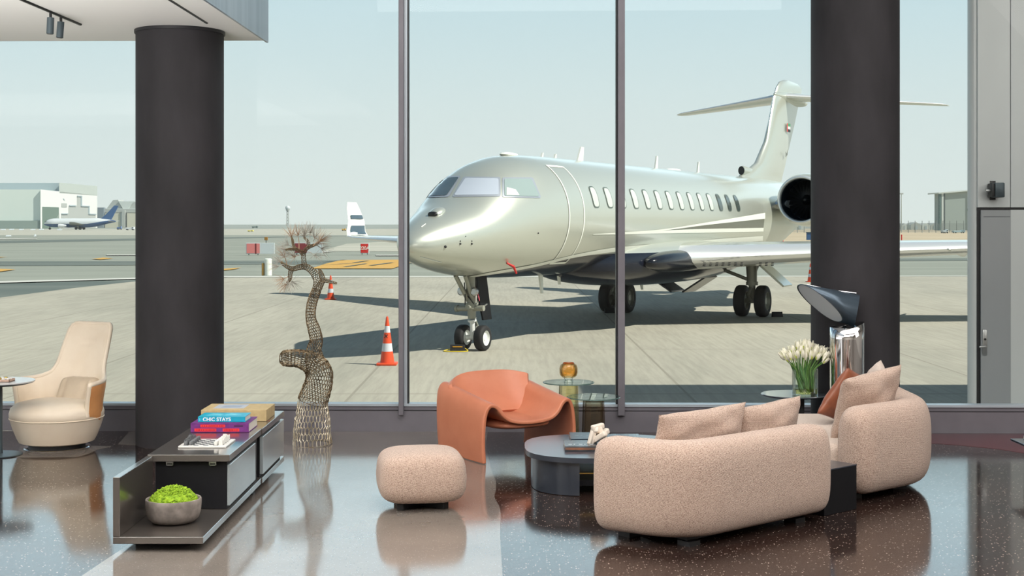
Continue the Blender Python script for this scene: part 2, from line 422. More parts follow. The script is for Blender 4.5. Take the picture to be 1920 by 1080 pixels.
# columns
def column(name, px, Y, r, top, label, cap):
    X = (px-960)*Y/F
    t = thing(name, label, 'column', (X, Y, 0))
    b = new(); lathe(b, [(0, 0), (r, 0), (r, top), (0, top)], seg=64); obj('shaft', b, M['column'], t)
    if cap: b = new(); lathe(b, [(r, top-.028), (r+.012, top-.028), (r+.012, top), (r, top)], seg=64); obj('cap_ring', b, M['frame_dark'], t)
column('column', 337.5, 12.70, .394, 3.764, 'charcoal round column rising to the white lowered ceiling, left side', True)
column('column', 1603, 12.60, .393, 6.59, 'charcoal round column behind the tulip table and chrome lamp, right side', False)

# ---- outside: ground
cm = mat('apron_concrete', srgb(167, 163, 148), .85, spec=.25); v = coords(cm); n, l, bb = nodes(cm)
sepx = n.new('ShaderNodeSeparateXYZ'); l.new(v, sepx.inputs[0])
def joint(sock, off, per, wd):
    a = n.new('ShaderNodeMath'); a.operation = 'ADD'; l.new(sock, a.inputs[0]); a.inputs[1].default_value = -off+per*100
    f = n.new('ShaderNodeMath'); f.operation = 'MODULO'; l.new(a.outputs[0], f.inputs[0]); f.inputs[1].default_value = per
    c = n.new('ShaderNodeMath'); c.operation = 'LESS_THAN'; l.new(f.outputs[0], c.inputs[0]); c.inputs[1].default_value = wd; return c.outputs[0]
j = n.new('ShaderNodeMath'); j.operation = 'MAXIMUM'; l.new(joint(sepx.outputs[0], 2.66, 5.12, .045), j.inputs[0]); l.new(joint(sepx.outputs[1], 21.2, 7.6, .07), j.inputs[1])
big = ramp(cm, noise(cm, coords(cm, (.25, .08, 1)), 1.0, 6, .65), ((.3, srgb(153, 151, 138)), (.5, srgb(168, 164, 150)), (.7, srgb(177, 173, 158))))
br = ramp(cm, noise(cm, coords(cm, (9, .5, 1), (0, 0, .12)), 1.2, 4, .7), ((.35, (.80, .80, .80)), (.6, (1, 1, 1))))
mm = n.new('ShaderNodeMix'); mm.data_type = 'RGBA'; mm.blend_type = 'MULTIPLY'; mm.inputs[0].default_value = .75; l.new(big, mm.inputs[6]); l.new(br, mm.inputs[7])
setc(cm, mix(cm, j.outputs[0], mm.outputs[2], srgb(141, 137, 124)))
GM = [cm,
      noisy('taxiway_asphalt', srgb(128, 133, 122), srgb(141, 145, 134), .05, .9, (1, 4, 1)),
      noisy('asphalt_dark', srgb(85, 95, 90), srgb(104, 112, 105), .08, .9, (.4, 4, 1)),
      noisy('pale_shoulder', srgb(175, 173, 160), srgb(162, 162, 148), .04, .9, (1, 3, 1)),
      noisy('desert_sand', srgb(185, 170, 143), srgb(170, 155, 128), .06, .95),
      mat('far_scrub', srgb(134, 141, 133), .95),
      mat('line_white', srgb(192, 192, 184), .8), mat('line_yellow', srgb(194, 151, 71), .8)]
bm = new()
def gpoly(px, mi, dz=0.0):
    f = bm.faces.new([bm.verts.new(ap(x, y, dz)) for x, y in px]); f.material_index = mi
YA = lambda y: 6760/(y-420)
def strip(y0, y1, mi, dz=0.0, xl=None, xr_=None):
    a, b = YA(y0)*2600/2600, YA(y1)
    Ya, Yb = F*(CH-AP)/(y0-HY), F*(CH-AP)/(y1-HY)
    W = 9000
    pts = [(-W if xl is None else xl, Ya), (W if xr_ is None else xr_, Ya), (W if xr_ is None else xr_, Yb), (-W if xl is None else xl, Yb)]
    f = bm.faces.new([bm.verts.new((x, y, AP+dz)) for x, y in pts]); f.material_index = mi
# near apron: one polygon, its far edge swinging away on the left
edge = [(-1500, 760), (-400, 628), (0, 558), (130, 541), (255, 527.5), (420, 520.5), (2600, 517)]
f = bm.faces.new([bm.verts.new((-400, 13.48, AP)), bm.verts.new((400, 13.48, AP))]+[bm.verts.new((400, 69, AP))]+[bm.verts.new(ap(*p)) for p in edge[::-1]]+[bm.verts.new((-400, 30, AP))]); f.material_index = 0
bm2 = bm; bm = new()
struct(obj('ground_apron', bm2, GM, smooth=False))
f = bm.faces.new([bm.verts.new(p) for p in ((-700, 13.48, AP-.05), (700, 13.48, AP-.05), (700, 128, AP-.05), (-700, 128, AP-.05))]); f.material_index = 1
strip(472.8, 456, 1, -.05); strip(456, 446, 1, -.05); strip(446, 440.5, 1, -.05); strip(440.5, 429, 3, -.05); strip(429, 421.0, 5, -.05)
gpoly([(-300, 600), (-1, 559), (130, 542), (255, 528.5), (430, 521), (420, 517.8), (255, 522), (0, 532), (-300, 550)], 2, -.03)
gpoly([(-300, 500), (1900, 488), (1900, 484), (-300, 491)], 2, -.03)
gpoly([(-300, 462), (260, 450.5), (700, 441.5), (260, 447), (-300, 456)], 2, -.03)
gpoly([(600, 471), (1900, 474), (1900, 452), (800, 449), (650, 457)], 3, -.03)
gpoly([(1150, 458.5), (3200, 460.5), (3200, 428.6), (1380, 428.6)], 4, -.02)
struct(obj('ground_taxiway', bm, GM, smooth=False))
def mark(name, polys, mi):
    global bm
    bm = new()
    for p in polys: gpoly(p, 0, -.006 if mi == 7 else .012)
    return struct(obj(name, bm, GM[mi], smooth=False))
mark('painted_line_edge', [[(-300, 545), (0, 530.2), (255, 522.8), (420, 519.5), (1920, 518), (1920, 516.8), (420, 517.6), (255, 520.6), (0, 527), (-300, 540)]], 6)
mark('painted_line_taxi', [[(200, 478.8), (420, 478), (420, 476.8), (200, 477.4)], [(705, 479.2), (1600, 478.8), (1600, 477.6), (705, 477.6)], [(-50, 448.6), (70, 447.6), (70, 446.8), (-50, 447.2)], [(600, 474), (625, 471), (600, 470)]], 6)
mark('painted_line_arrow', [[(172, 485.5), (190, 486.4), (212, 484.4), (194, 482.8)], [(-60, 510), (0, 509), (30, 505), (0, 504)], [(-60, 483), (0, 482.6), (14, 481.8), (-60, 481)], [(418, 506.8), (440, 504.6), (452, 501.4), (418, 504)]], 7)
mark('painted_stand_marking', [[(584, 503.2), (735, 503.4), (790, 486.5), (640, 487.5), (612, 494)]], 7)
bm = new()
for p in ([(650, 500), (690, 494), (682, 494), (643, 500)], [(668, 492), (694, 488.5), (686, 488.5), (660, 492)], [(700, 497.5), (740, 492), (732, 492), (690, 497.5)], [(612, 490), (652, 486.6), (646, 486.6), (606, 490)], [(600, 497.4), (700, 490.5), (640, 494.2)]): gpoly(p, 0, .02)
struct(obj('painted_stand_lettering', bm, GM[2], smooth=False))

# canopy of the building over the glass (above the frame) that shades the apron on the right
bm = new(); box2(bm, (8.3, 12.9, 7.0), (40, 19.75, 7.3)); struct(obj('canopy', bm, M['frame'], smooth=False))
# service screen wall outside on the right, with its door
VY = 14.6
SW = noisy('grey_cladding_panel', srgb(206, 210, 210), srgb(198, 202, 203), 1.2, .42, (1, 1, .3), metal=.25)
SD = noisy('grey_door_sheet', srgb(158, 161, 164), srgb(150, 154, 157), 2, .45, (1, 1, .3), metal=.2)
vx = lambda px: (px-960)*VY/F
vz = lambda py: CH-(py-HY)*VY/F
bm = new()
lathe(bm, [(.075, AP), (.075, vz(395)), (.07, vz(395)), (.07, vz(391)), (.075, vz(391)), (.075, 7.0)], (vx(1834)+.0, VY+.105, 0), 24)
struct(obj('trim_40', bm, SW))
bm = new()
box2(bm, (vx(1833), VY, vz(389)), (vx(1894.3), VY+.16, 6.98), .004); box2(bm, (vx(1895.3), VY, vz(389)), (9.5, VY+.16, 6.98), .004)
box2(bm, (vx(1833), VY+.02, AP), (9.5, VY+.16, 6.98), mi=1); box2(bm, (vx(1895), VY-.001, AP), (9.5, VY+.1, vz(393.5)), .004)
struct(obj('wall_outer', bm, [SW, M['frame_dark']], smooth=False))
d = thing('door_1', 'grey outer service door with lever handle beside the glass', 'door', (vx(1867), VY, AP)); d['kind'] = 'structure'
bm = new(); box2(bm, (vx(1839)-vx(1867), -.004, 0), (vx(1895)-vx(1867), .018, vz(394)-AP), .003); obj('door_leaf', bm, SD, d, smooth=False)
bm = new(); box2(bm, (vx(1844)-vx(1867), -.0055, vz(406)-AP-.004), (vx(1894)-vx(1867), -.0035, vz(406)-AP), 0); obj('door_groove', bm, M['frame_dark'], d, smooth=False)
hx = vx(1846)-vx(1867)
bm = new(); box2(bm, (hx-.024, -.018, vz(666)-AP), (hx+.024, -.004, vz(618)-AP), .006); pl = obj('handle_plate', bm, M['steel'], d)
bm = new(); tube(bm, [(hx, -.02, vz(649)-AP), (hx, -.06, vz(649)-AP), (hx-.02, -.066, vz(649)-AP), (hx-.075, -.066, vz(649.5)-AP)], .011, 10); obj('lever', bm, M['steel'], pl)
bm = new(); lathe(bm, [(0, 0), (.012, 0), (.012, .006), (0, .006)], seg=16, M4=Matrix.Translation((hx, -.018, vz(636)-AP)) @ Matrix.Rotation(PI/2, 4, 'X')); obj('key_cylinder', bm, M['frame_dark'], pl)
# floodlight on the panel
t = thing('wall_floodlight', 'dark boxy floodlight mounted on the grey panel above the door', 'floodlight', (vx(1861), VY, vz(357)))
bm = new(); box(bm, (.02, -.09, 0), (.10, .17, .155), .012); obj('housing', bm, M['slate'], t)
bm = new(); box(bm, (-.045, -.085, 0), (.03, .15, .14), .01); obj('heat_sink', bm, M['black'], t)
bm = new(); tube(bm, [(-.058, -.09, -.005), (-.105, -.09, -.005)], .02, 10); obj('sensor_knob', bm, M['steel'], t)
bm = new(); box(bm, (0, -.004, 0), (.06, .012, .20), .003); obj('bracket', bm, M['black'], t)
# ================================================================== LOUNGE FURNITURE, LEFT HALF
# ---- low console with open shelf
t = thing('console', 'long low taupe console with drawers and an open front shelf', 'console', (-2.155, 8.44, 0))
OX, OY = -2.155, 8.44
def cb(bm, a, b, bev=.003, mi=0): box2(bm, (a[0]-OX, a[1]-OY, a[2]), (b[0]-OX, b[1]-OY, b[2]), bev, 1, mi)
bm = new(); cb(bm, (-2.43, 8.44, .052), (-1.880, 10.40, .094)); cb(bm, (-2.43, 10.403, .052), (-1.873, 11.40, .094)); obj('base_shelf', bm, M['console'], t, smooth=False)
bm = new(); cb(bm, (-2.43, 8.44, .0945), (-2.388, 9.215, .458)); obj('side_panel', bm, M['console'], t, smooth=False)
bm = new(); cb(bm, (-2.425, 9.22, .419), (-1.879, 10.395, .465)); obj('top_panel', bm, M['console'], t, smooth=False)
bm = new(); cb(bm, (-2.425, 10.40, .419), (-1.873, 11.40, .465)); obj('top_panel', bm, M['console'], t, smooth=False)
bm = new(); cb(bm, (-2.385, 9.27, .0945), (-1.905, 10.36, .408)); cb(bm, (-2.385, 10.43, .0945), (-1.90, 11.36, .408)); cb(bm, (-2.385, 9.3, .40), (-1.96, 11.3, .4188)); cb(bm, (-2.40, 10.20, .0945), (-1.93, 10.5, .41)); obj('carcass', bm, M['console_dark'], t, smooth=False)
bm = new(); cb(bm, (-1.9045, 9.27, .118), (-1.886, 10.20, .392)); DF = noisy('front_painted_sheen', srgb(150, 158, 160), srgb(140, 149, 152), 2, .3, (1, 1, 6), spec=.6, coat=1, coat_rough=.12); obj('drawer_front', bm, DF, t, smooth=False)  # blue-grey base colour carries the reflection on these fronts
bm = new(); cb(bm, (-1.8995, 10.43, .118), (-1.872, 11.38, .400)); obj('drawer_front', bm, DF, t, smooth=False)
bm = new(); cb(bm, (-2.34, 8.62, 0), (-2.0, 8.72, .0515)); obj('plinth_foot', bm, M['console_dark'], t, smooth=False)
bm = new(); cb(bm, (-2.34, 10.22, 0), (-1.915, 10.34, .0515)); obj('plinth_foot', bm, M['console_dark'], t, smooth=False)
bm = new(); cb(bm, (-2.34, 11.1, 0), (-1.97, 11.22, .0515)); obj('plinth_foot', bm, M['console_dark'], t, smooth=False)
for x in (-2.285, -1.998):
    bm = new(); cb(bm, (x-.024, 9.252, .388), (x+.024, 9.29, .394), 0); cb(bm, (x-.024, 9.252, .388), (x-.018, 9.29, .4185), 0); cb(bm, (x+.018, 9.252, .388), (x+.024, 9.29, .4185), 0); cb(bm, (x-.024, 9.256, .402), (x+.024, 9.266, .4185), 0)
    obj('bracket', bm, M['steel'], t, smooth=False)

# ---- moss bowl on the shelf
t = thing('moss_bowl', 'round concrete bowl heaped with green moss on the console shelf', 'planter', (-2.165, 8.87, .0945))
bm = new(); lathe(bm, [(0, 0), (.10, 0), (.135, .008), (.160, .032), (.172, .07), (.176, .12), (.176, .148), (.173, .153), (.167, .153), (.163, .148), (.160, .12), (0, .11)], seg=48); obj('bowl', bm, M['concrete_bowl'], t)
bm = new(); rr = random.Random(3)
def blob(bm, c, r, n=5):
    lathe(bm, [(0, -r), (r*.7, -r*.7), (r, 0), (r*.7, r*.7), (0, r)], c, n)
lathe(bm, [(.158, .125), (.152, .145), (.12, .185), (.06, .21), (0, .216)], seg=24)
for i in range(1700):
    a = rr.uniform(0, 2*PI); q = math.sqrt(rr.random())
    R = .150*q; z = .14+.078*(1-q**2.3)+rr.uniform(-.004, .010)*(1.2 if i % 3 else 1.6)
    blob(bm, (R*math.cos(a), R*math.sin(a), z), rr.uniform(.0035, .0075), 5)
mo = obj('moss', bm, M['moss'], t, angle=80); mo['kind'] = 'stuff'

# ---- books on the console
def book(name, label, a, b, cover, spine_x=False, group=None, top_m=None):
    """hardback lying flat: spine facing the camera (low y), page edges on the other sides"""
    c = Vector(((a[0]+b[0])/2, (a[1]+b[1])/2, a[2])); t = thing(name, label, 'book', c, 0, group)
    hx, hy, h = (b[0]-a[0])/2, (b[1]-a[1])/2, b[2]-a[2]; th = min(.004, h*.12)
    bm = new(); box2(bm, (-hx, -hy, 0), (hx, hy, th), .001, 1); box2(bm, (-hx, -hy, h-th), (hx, hy, h), .001, 1); box2(bm, (-hx, -hy, .0005), (hx, -hy+th, h-.0005), .0008, 1)
    obj('cover', bm, cover, t, smooth=False)
    bm = new(); box2(bm, (-hx+.004, -hy+th, th), (hx-.005, hy-.004, h-th)); obj('pages', bm, M['paper'], t, smooth=False)
    return t, hx, hy, h
M['purple'] = noisy('purple_cloth', srgb(112, 42, 122), srgb(96, 34, 106), 30, .55)
M['turq'] = noisy('turquoise_cover', srgb(22, 160, 186), srgb(16, 150, 178), 8, .4)
M['beige'] = noisy('beige_linen', srgb(188, 166, 122), srgb(176, 154, 112), 20, .7)
M['red'] = mat('red_label', srgb(222, 48, 56), .5); M['red_dark'] = mat('dark_red_print', srgb(160, 20, 40), .5)
M['sky_print'] = noisy('cover_print', srgb(120, 200, 214), srgb(40, 160, 190), 18, .4)
RX = Matrix.Rotation(PI/2, 4, 'X')
t, hx, hy, h = book('hardback_book', 'thick purple hardback with red spine labels at the bottom of the stack', (-2.364, 10.2, .4655), (-1.936, 10.56, .534), M['purple'])
rr = random.Random(5)
for (x0, x1, z0, z1) in ((-.142, .040, .0385, .0590), (-.185, -.025, .0080, .0300), (.022, .144, .0080, .0300)):
    bm = new(); box2(bm, (x0, -hy-.0012, z0), (x1, -hy+.0005, z1)); s = obj('spine_label', bm, M['red'], t, smooth=False)
    bm = new(); x = x0+.012
    while x < x1-.014:
        wd = rr.uniform(.004, .009); box2(bm, (x, -hy-.0018, (z0+z1)/2-.005), (x+wd, -hy-.001, (z0+z1)/2+.005)); x += wd+rr.uniform(.003, .008)
    obj('print', bm, M['red_dark'], s, smooth=False)
bm = new(); box2(bm, (.105, -hy-.0012, .044), (.172, -hy+.0005, .053)); obj('spine_bar', bm, mat('deep_violet', srgb(40, 12, 52), .5), t, smooth=False)
t, hx, hy, h = book('hardback_book', 'turquoise hardback with white capital letters along its spine', (-2.322, 10.25, .5345), (-1.972, 10.48, .575), M['turq'])
text('title', 'CHIC STAYS', .037, mat('white_print', srgb(250, 250, 250), .5), Matrix.Translation((-.035, -hy-.0008, h/2)) @ RX, t, .0008, .0006, 1.03)
bm = new(); box2(bm, (-.166, -hy-.001, .008), (-.158, -hy, .030)); obj('spine_mark', bm, M['sky_print'], t, smooth=False)
bm = new(); prism(bm, [(-.14, -.05), (-.02, -.07), (-.01, .02), (-.10, .08)], h, h+.0006); prism(bm, [(.0, -.06), (.13, -.04), (.12, .03), (.06, .05), (.04, .09), (.01, .04)], h, h+.0006); obj('cover_picture', bm, M['sky_print'], t, smooth=False)
t = thing('boxed_book', 'large beige boxed book with a pale label on its lid', 'book', (-2.163, 10.97, .4655))
bm = new(); box2(bm, (-.254, -.195, 0), (.254, .19, .089), .003, 2); obj('slipcase', bm, M['beige'], t, smooth=False)
bm = new(); box2(bm, (-.18, -.10, .089), (.06, .13, .0898)); lb = obj('lid_label', bm, mat('label_blue_grey', srgb(176, 182, 192), .5), t, smooth=False)
bm = new(); prism(bm, [(-.13, -.06), (.02, -.05), (.03, .06), (-.06, .09), (-.12, .05)], .0898, .0903); obj('label_picture', bm, mat('label_grey', srgb(150, 160, 176), .5), lb, smooth=False)
bm = new(); box2(bm, (.06, -.1965, .0), (.064, -.194, .052)); box2(bm, (.064, -.1965, .049), (.17, -.194, .053)); box2(bm, (.135, -.1965, .018), (.138, -.194, .036)); obj('spine_tab', bm, mat('linen_shade', srgb(176, 148, 98), .7), t, smooth=False)
bm = new(); tube(bm, [(.20, -.16, .001), (.235, -.178, .0025), (.268, -.17, .004), (.276, -.155, .001)], .003, 6, flat=.4); obj('ribbon_marker', bm, M['red_dark'], t)

# ---- chess set
M['marble_white'] = noisy('white_marble', srgb(236, 234, 228), srgb(220, 218, 212), 10, .35)
M['marble_black'] = noisy('grey_marble', srgb(112, 114, 116), srgb(60, 62, 64), 60, .4)
M['square_black'] = mat('black_square', srgb(34, 38, 46), .35)
BX, BY, BZ = -2.124, 9.665, .4655
t = thing('chess_board', 'white marble chess board with black squares on the console top', 'chess board', (BX, BY, BZ))
bm = new(); box2(bm, (-.164, -.165, 0), (.164, .165, .012), .002, 1); obj('slab', bm, M['marble_white'], t, smooth=False)
SQ = .034; bm = new()
for i in range(8):
    for k in range(8):
        if (i+k) % 2 == 0: box2(bm, ((i-4)*SQ, (k-4)*SQ, .0118), ((i-3)*SQ, (k-3)*SQ, .0125))
obj('dark_squares', bm, M['square_black'], t, smooth=False)
def piece_bm(kind):
    bm = new(); h = {'pawn': .026, 'rook': .036, 'knight': .040, 'bishop': .044, 'queen': .050, 'king': .056}[kind]; s = .0125
    if kind == 'pawn': box2(bm, (-s*.82, -s*.82, 0), (s*.82, s*.82, h), .0015, 1)
    elif kind == 'rook': box2(bm, (-s, -s, 0), (s, s, h-.006), .0012, 1); [box(bm, (a*s*.65, b*s*.65, h-.0035), (s*.6, s*.6, .008)) for a in (-1, 1) for b in (-1, 1)]
    elif kind == 'knight': box2(bm, (-s, -s, 0), (s, s, h*.6), .0012, 1); prism(bm, [(-s, -s*.6), (s, -s*.6), (s, s*.6), (-s, s*.6)], h*.6, h*.8); box2(bm, (-s, -s*.6, h*.78), (s*.2, s*.6, h), .001, 1)
    elif kind == 'bishop': box2(bm, (-s, -s, 0), (s, s, h*.75), .0012, 1); box(bm, (0, 0, h*.86), (s*1.2, s*1.2, h*.26), .001, 1, rz=PI/4)
    elif kind == 'queen': box2(bm, (-s, -s, 0), (s, s, h*.84), .0012, 1); box(bm, (0, 0, h*.92), (s*1.5, s*1.5, h*.16), .0012, 1)
    else: box2(bm, (-s, -s, 0), (s, s, h*.84), .0012, 1); box(bm, (0, 0, h*.92), (s*.8, s*1.9, h*.17)); box(bm, (0, 0, h*.92), (s*1.9, s*.8, h*.17))
    return bm
order = ['rook', 'knight', 'bishop', 'queen', 'king', 'bishop', 'knight', 'rook']
ordn = ['nearest', 'second nearest', 'third nearest', 'fourth', 'fifth', 'third farthest', 'second farthest', 'farthest']
protos = {}
def piece(kind, colr, cn, i, k, label):
    p = (BX+(i-3.5)*SQ, BY+(k-3.5)*SQ, BZ+.0126)
    key = (kind, cn)
    if key not in protos: o = obj('chess_'+kind, piece_bm(kind), colr, smooth=False); protos[key] = o
    else: o = protos[key].copy(); col.objects.link(o)
    o.location = p
    tag(o, label, 'chess piece', cn+' chess pieces')
for cn, colr, back, front, side in (('grey', M['marble_black'], 0, 1, 'left'), ('white', M['marble_white'], 7, 6, 'right')):
    for k in range(8):
        piece(order[k], colr, cn, back, k, '%s marble chess %s, %s in the outer row at the %s of the board' % (cn, order[k], ordn[k], side))
        piece('pawn', colr, cn, front, k, '%s marble chess pawn, %s in the inner row on the %s' % (cn, ordn[k], side))

# ---- side table at the left edge
t = thing('side_table', 'round white topped pedestal side table beside the cream armchair', 'side table', (-4.44, 12.0, 0))
bm = new(); lathe(bm, [(0, .634), (.296, .634), (.298, .637), (.298, .645), (0, .645)], seg=64); obj('tabletop', bm, M['white_top'], t)
bm = new(); lathe(bm, [(0, .612), (.24, .614), (.285, .626), (.296, .6338), (0, .6338)], seg=64); obj('top_rim', bm, M['slate'], t)
bm = new(); lathe(bm, [(.034, .014), (.030, .05), (.030, .60), (.05, .613), (0, .613)], seg=24); obj('stem', bm, M['slate'], t)
bm = new(); lathe(bm, [(0, 0), (.19, 0), (.196, .006), (.19, .012), (.05, .018), (0, .018)], seg=48); obj('base', bm, M['slate'], t)
t = thing('ornament_tray', 'small pinkish tray of gold and white shells on the white side table', 'tray', (-4.375, 11.93, .6455))
bm = new(); box2(bm, (-.075, -.07, 0), (.075, .07, .006), .001, 1); [box2(bm, a, b) for a, b in (((-.075, -.07, 0), (-.071, .07, .022)), ((.071, -.07, 0), (.075, .07, .022)), ((-.075, -.07, 0), (.075, -.066, .022)), ((-.075, .066, 0), (.075, .07, .022)))]
obj('tray_box', bm, noisy('pinkish_tray', srgb(190, 160, 144), srgb(176, 146, 130), 20, .6), t, smooth=False)
rr = random.Random(8)
for i in range(8):
    bm = new(); c = (-.052+.034*(i % 4), -.035+.06*(i//4)+rr.uniform(-.008, .008), .022+rr.uniform(0, .006)); superell(bm, c, (.019, .022, .013), 2.2, 14, 8)
    obj('shell', bm, M['gold'] if i in (1, 4, 6) else M['marble_white'], t)

# ---- cream swivel armchair
CR = math.radians(-20)
t = thing('swivel_armchair', 'cream leather high back swivel armchair beside the left window', 'armchair', (-4.075, 12.42, 0), CR)
bm = new(); lathe(bm, [(0, 0), (.285, 0), (.29, .006), (.285, .012), (.27, .014), (0, .014)], seg=64); obj('swivel_base', bm, M['chrome'], t)
bm = new(); lathe(bm, [(.245, .014), (.245, .05), (0, .05)], seg=48); obj('base_collar', bm, M['black'], t)
def sq(p): return p
bm = new(); lathe(bm, [(0, .05), (.29, .05), (.325, .062), (.345, .10), (.38, .19), (.402, .262), (.405, .270), (.402, .276), (0, .276)], seg=64); obj('tub', bm, M['cream_leather'], t)
bm = new(); lathe(bm, [(0, .272), (.399, .272), (.407, .282), (.408, .32), (.395, .365), (.35, .402), (.25, .424), (.12, .432), (0, .434)], seg=64); obj('seat_cushion', bm, M['cream_leather'], t)
bm = new(); lathe(bm, [(.404, .268), (.410, .272), (.410, .276), (.404, .28), (.400, .274)], seg=64, close=True); obj('piping', bm, M['cream_leather'], t)
# wrap-around shell: angle 0 = straight back (+Y), positive towards the viewer's right
def shell_top(a):
    A = abs(a)
    tab = [(0, 1.07), (.37, 1.072), (.46, 1.05), (.56, .90), (.68, .72), (.82, .635), (1.1, .60), (1.5, .59), (1.9, .575)]
    return lerp_tab(tab, A)[0]
def shell_pt(a, v, off=0.0):
    """v 0..1 from the bottom edge to the top edge"""
    zt = shell_top(a); zb = .30-.05*math.exp(-((abs(a)-1.25)/.3)**2)
    z = zb+(zt-zb)*v
    R = .392-.02*math.cos(a)+off
    back = max(0, math.cos(a*.95))
    lean = max(0, z-.42)*.30*back**2 + max(0, z-.75)*.06*back
    flare = .035*max(0, (z-.34))*4*(1-back**2)*math.sin(min(1, (z-.3)/.3)*PI*.5)
    x = math.sin(a)*(R+flare); y = math.cos(a)*(R+flare)*.92+lean
    if z > .70: x *= (1+.24*(z-.70)/.37)       # the head rest spreads a little again
    return Vector((x, y, z))
na, nv = 72, 26
bm = new(); A0, A1 = -1.72, 1.80
P = [[None]*(na+1) for _ in range(nv+1)]; Q = [[None]*(na+1) for _ in range(nv+1)]
for j in range(nv+1):
    for i in range(na+1):
        a = A0+(A1-A0)*i/na; v_ = j/nv
        th = .048*(1-.4*abs(2*v_-1)**6)
        tuft = 0.0
        p = shell_pt(a, v_); o_ = shell_pt(a, v_, 0)
        rad = Vector((math.sin(a), math.cos(a)*.92, -.25*max(0, math.cos(a)))).normalized()
        # crease of the head rest, gathers
        if abs(a) < .5:
            tuft = -.022*math.exp(-((p.z-.90)/.016)**2)*math.exp(-(p.x/.10)**4)-.006*math.exp(-((p.z-.90)/.06)**2)*abs(math.sin(p.x*70))*math.exp(-(p.x/.12)**2)
        pad = .028*math.exp(-(a/.5)**4)*math.sin(min(1, max(0, (p.z-.40)/.65))*PI)**.6
        P[j][i] = p-rad*(th*.5+pad+tuft); Q[j][i] = p+rad*th*.5
vi = [[bm.verts.new(p) for p in row] for row in P]
for j in range(nv):
    for i in range(na): bm.faces.new((vi[j][i], vi[j][i+1], vi[j+1][i+1], vi[j+1][i]))
vo = [[bm.verts.new(p) for p in row] for row in Q]
for j in range(nv):
    for i in range(na): bm.faces.new((vo[j][i], vo[j+1][i], vo[j+1][i+1], vo[j][i+1])).material_index = 1
loopi = [vi[0][i] for i in range(na+1)]+[vi[j][na] for j in range(1, nv+1)]+[vi[nv][i] for i in range(na-1, -1, -1)]+[vi[j][0] for j in range(nv-1, 0, -1)]
loopo = [vo[0][i] for i in range(na+1)]+[vo[j][na] for j in range(1, nv+1)]+[vo[nv][i] for i in range(na-1, -1, -1)]+[vo[j][0] for j in range(nv-1, 0, -1)]
for k in range(len(loopi)):
    l2 = (k+1) % len(loopi); bm.faces.new((loopi[k], loopi[l2], loopo[l2], loopo[k]))
obj('back_and_arms', bm, [M['cream_leather'], M['tan_leather']], t, angle=70)
rim = [P[0][i].lerp(Q[0][i], .5) for i in range(na+1)]; 
rim = [P[j][na].lerp(Q[j][na], .5) for j in range(nv+1)]+[P[nv][i].lerp(Q[nv][i], .5) for i in range(na-1, -1, -1)]+[P[j][0].lerp(Q[j][0], .5) for j in range(nv-1, -1, -1)]
bm = new(); tube(bm, rim, .022, 8); obj('rolled_edge', bm, M['cream_leather'], t, angle=80)
bm = new(); superell(bm, (.06, .215, .50), (.19, .06, .105), 5, 60, 20, 5, warp=lambda p: p+Vector((0, .05*(p.z/.1), 0)))
for v in bm.verts: v.co.y += .006*math.sin(v.co.x*85)
obj('lumbar_cushion', bm, leather('pleated_leather', srgb(196, 180, 158), srgb(180, 162, 140)), t, angle=80)

# ---- wire tree sculpture
KW = 2600/12.6
tw = lambda x, y, dy=0.0: Vector(((x-585)/KW, dy, max(0.004, 2-(y-420)/KW)))
t = thing('wire_tree_sculpture', 'tall twisted bonsai tree sculpture of woven metal wire by the window', 'sculpture', ((585-960)/KW, 12.6, 0))
def hex_tube(pts, rads, seg, cell, close_end=False, squash=.8):
    """woven mesh tube: brick-staggered cells that become wires"""
    pts = [Vector(p) for p in pts]
    L = [0]
    for a, b in zip(pts, pts[1:]): L.append(L[-1]+(b-a).length)
    nr = max(3, int(L[-1]/cell)); bm = new(); rings = []; px = None
    rr = random.Random(int(L[-1]*1e4) % 997)
    def samp(s):
        for i in range(len(L)-1):
            if s <= L[i+1]+1e-9:
                f = (s-L[i])/max(1e-9, L[i+1]-L[i]); return pts[i].lerp(pts[i+1], f), rads[i]+(rads[i+1]-rads[i])*f, (pts[i+1]-pts[i]).normalized()
        return pts[-1], rads[-1], (pts[-1]-pts[-2]).normalized()
    # honeycomb: rows of points; odd/even rows zigzag
    rows = []
    for j in range(nr+1):
        s = L[-1]*j/nr; p, r, d = samp(s)
        if px is None: x, y = frame_axes(d)
        else: x = (px-d*px.dot(d)).normalized(); y = x.cross(d).normalized()
        px = x; row = []
        for k in range(seg*2):
            stag = 1 if (k % 2 == 0) == (j % 2 == 0) else -1
            z = stag*.20*L[-1]/nr if 0 < j < nr else 0
            a = 2*PI*k/(seg*2)+rr.uniform(-.10, .10)/seg*3
            row.append(bm.verts.new(p+d*(z+rr.uniform(-.1, .1)*L[-1]/nr*(0 < j < nr))+(x*math.cos(a)+y*math.sin(a)*squash)*r*(1+rr.uniform(-.03, .03))))
        rows.append(row)
    n2 = seg*2
    for j in range(nr):                     # hexagons: two columns wide, one row high, shifted on every row
        for k in range(j % 2, n2, 2):
            a, b, c = k % n2, (k+1) % n2, (k+2) % n2
            bm.faces.new((rows[j][a], rows[j][b], rows[j][c], rows[j+1][c], rows[j+1][b], rows[j+1][a]))
    if close_end:
        bm.faces.new(rows[-1])
    return bm
def wire_obj(name, bm, m, parent, th):
    return obj(name, bm, m, parent, smooth=False, mods=(('WIREFRAME', dict(thickness=th, use_replace=True, use_even_offset=False, use_boundary=True)),))
def path(pxs, n=8):
    c = bez([tw(x, y, d) for x, y, r, d in pxs], n); rs = bez([(r/KW, 0, 0) for x, y, r, d in pxs], n)
    return c, [max(.003, q.x) for q in rs]
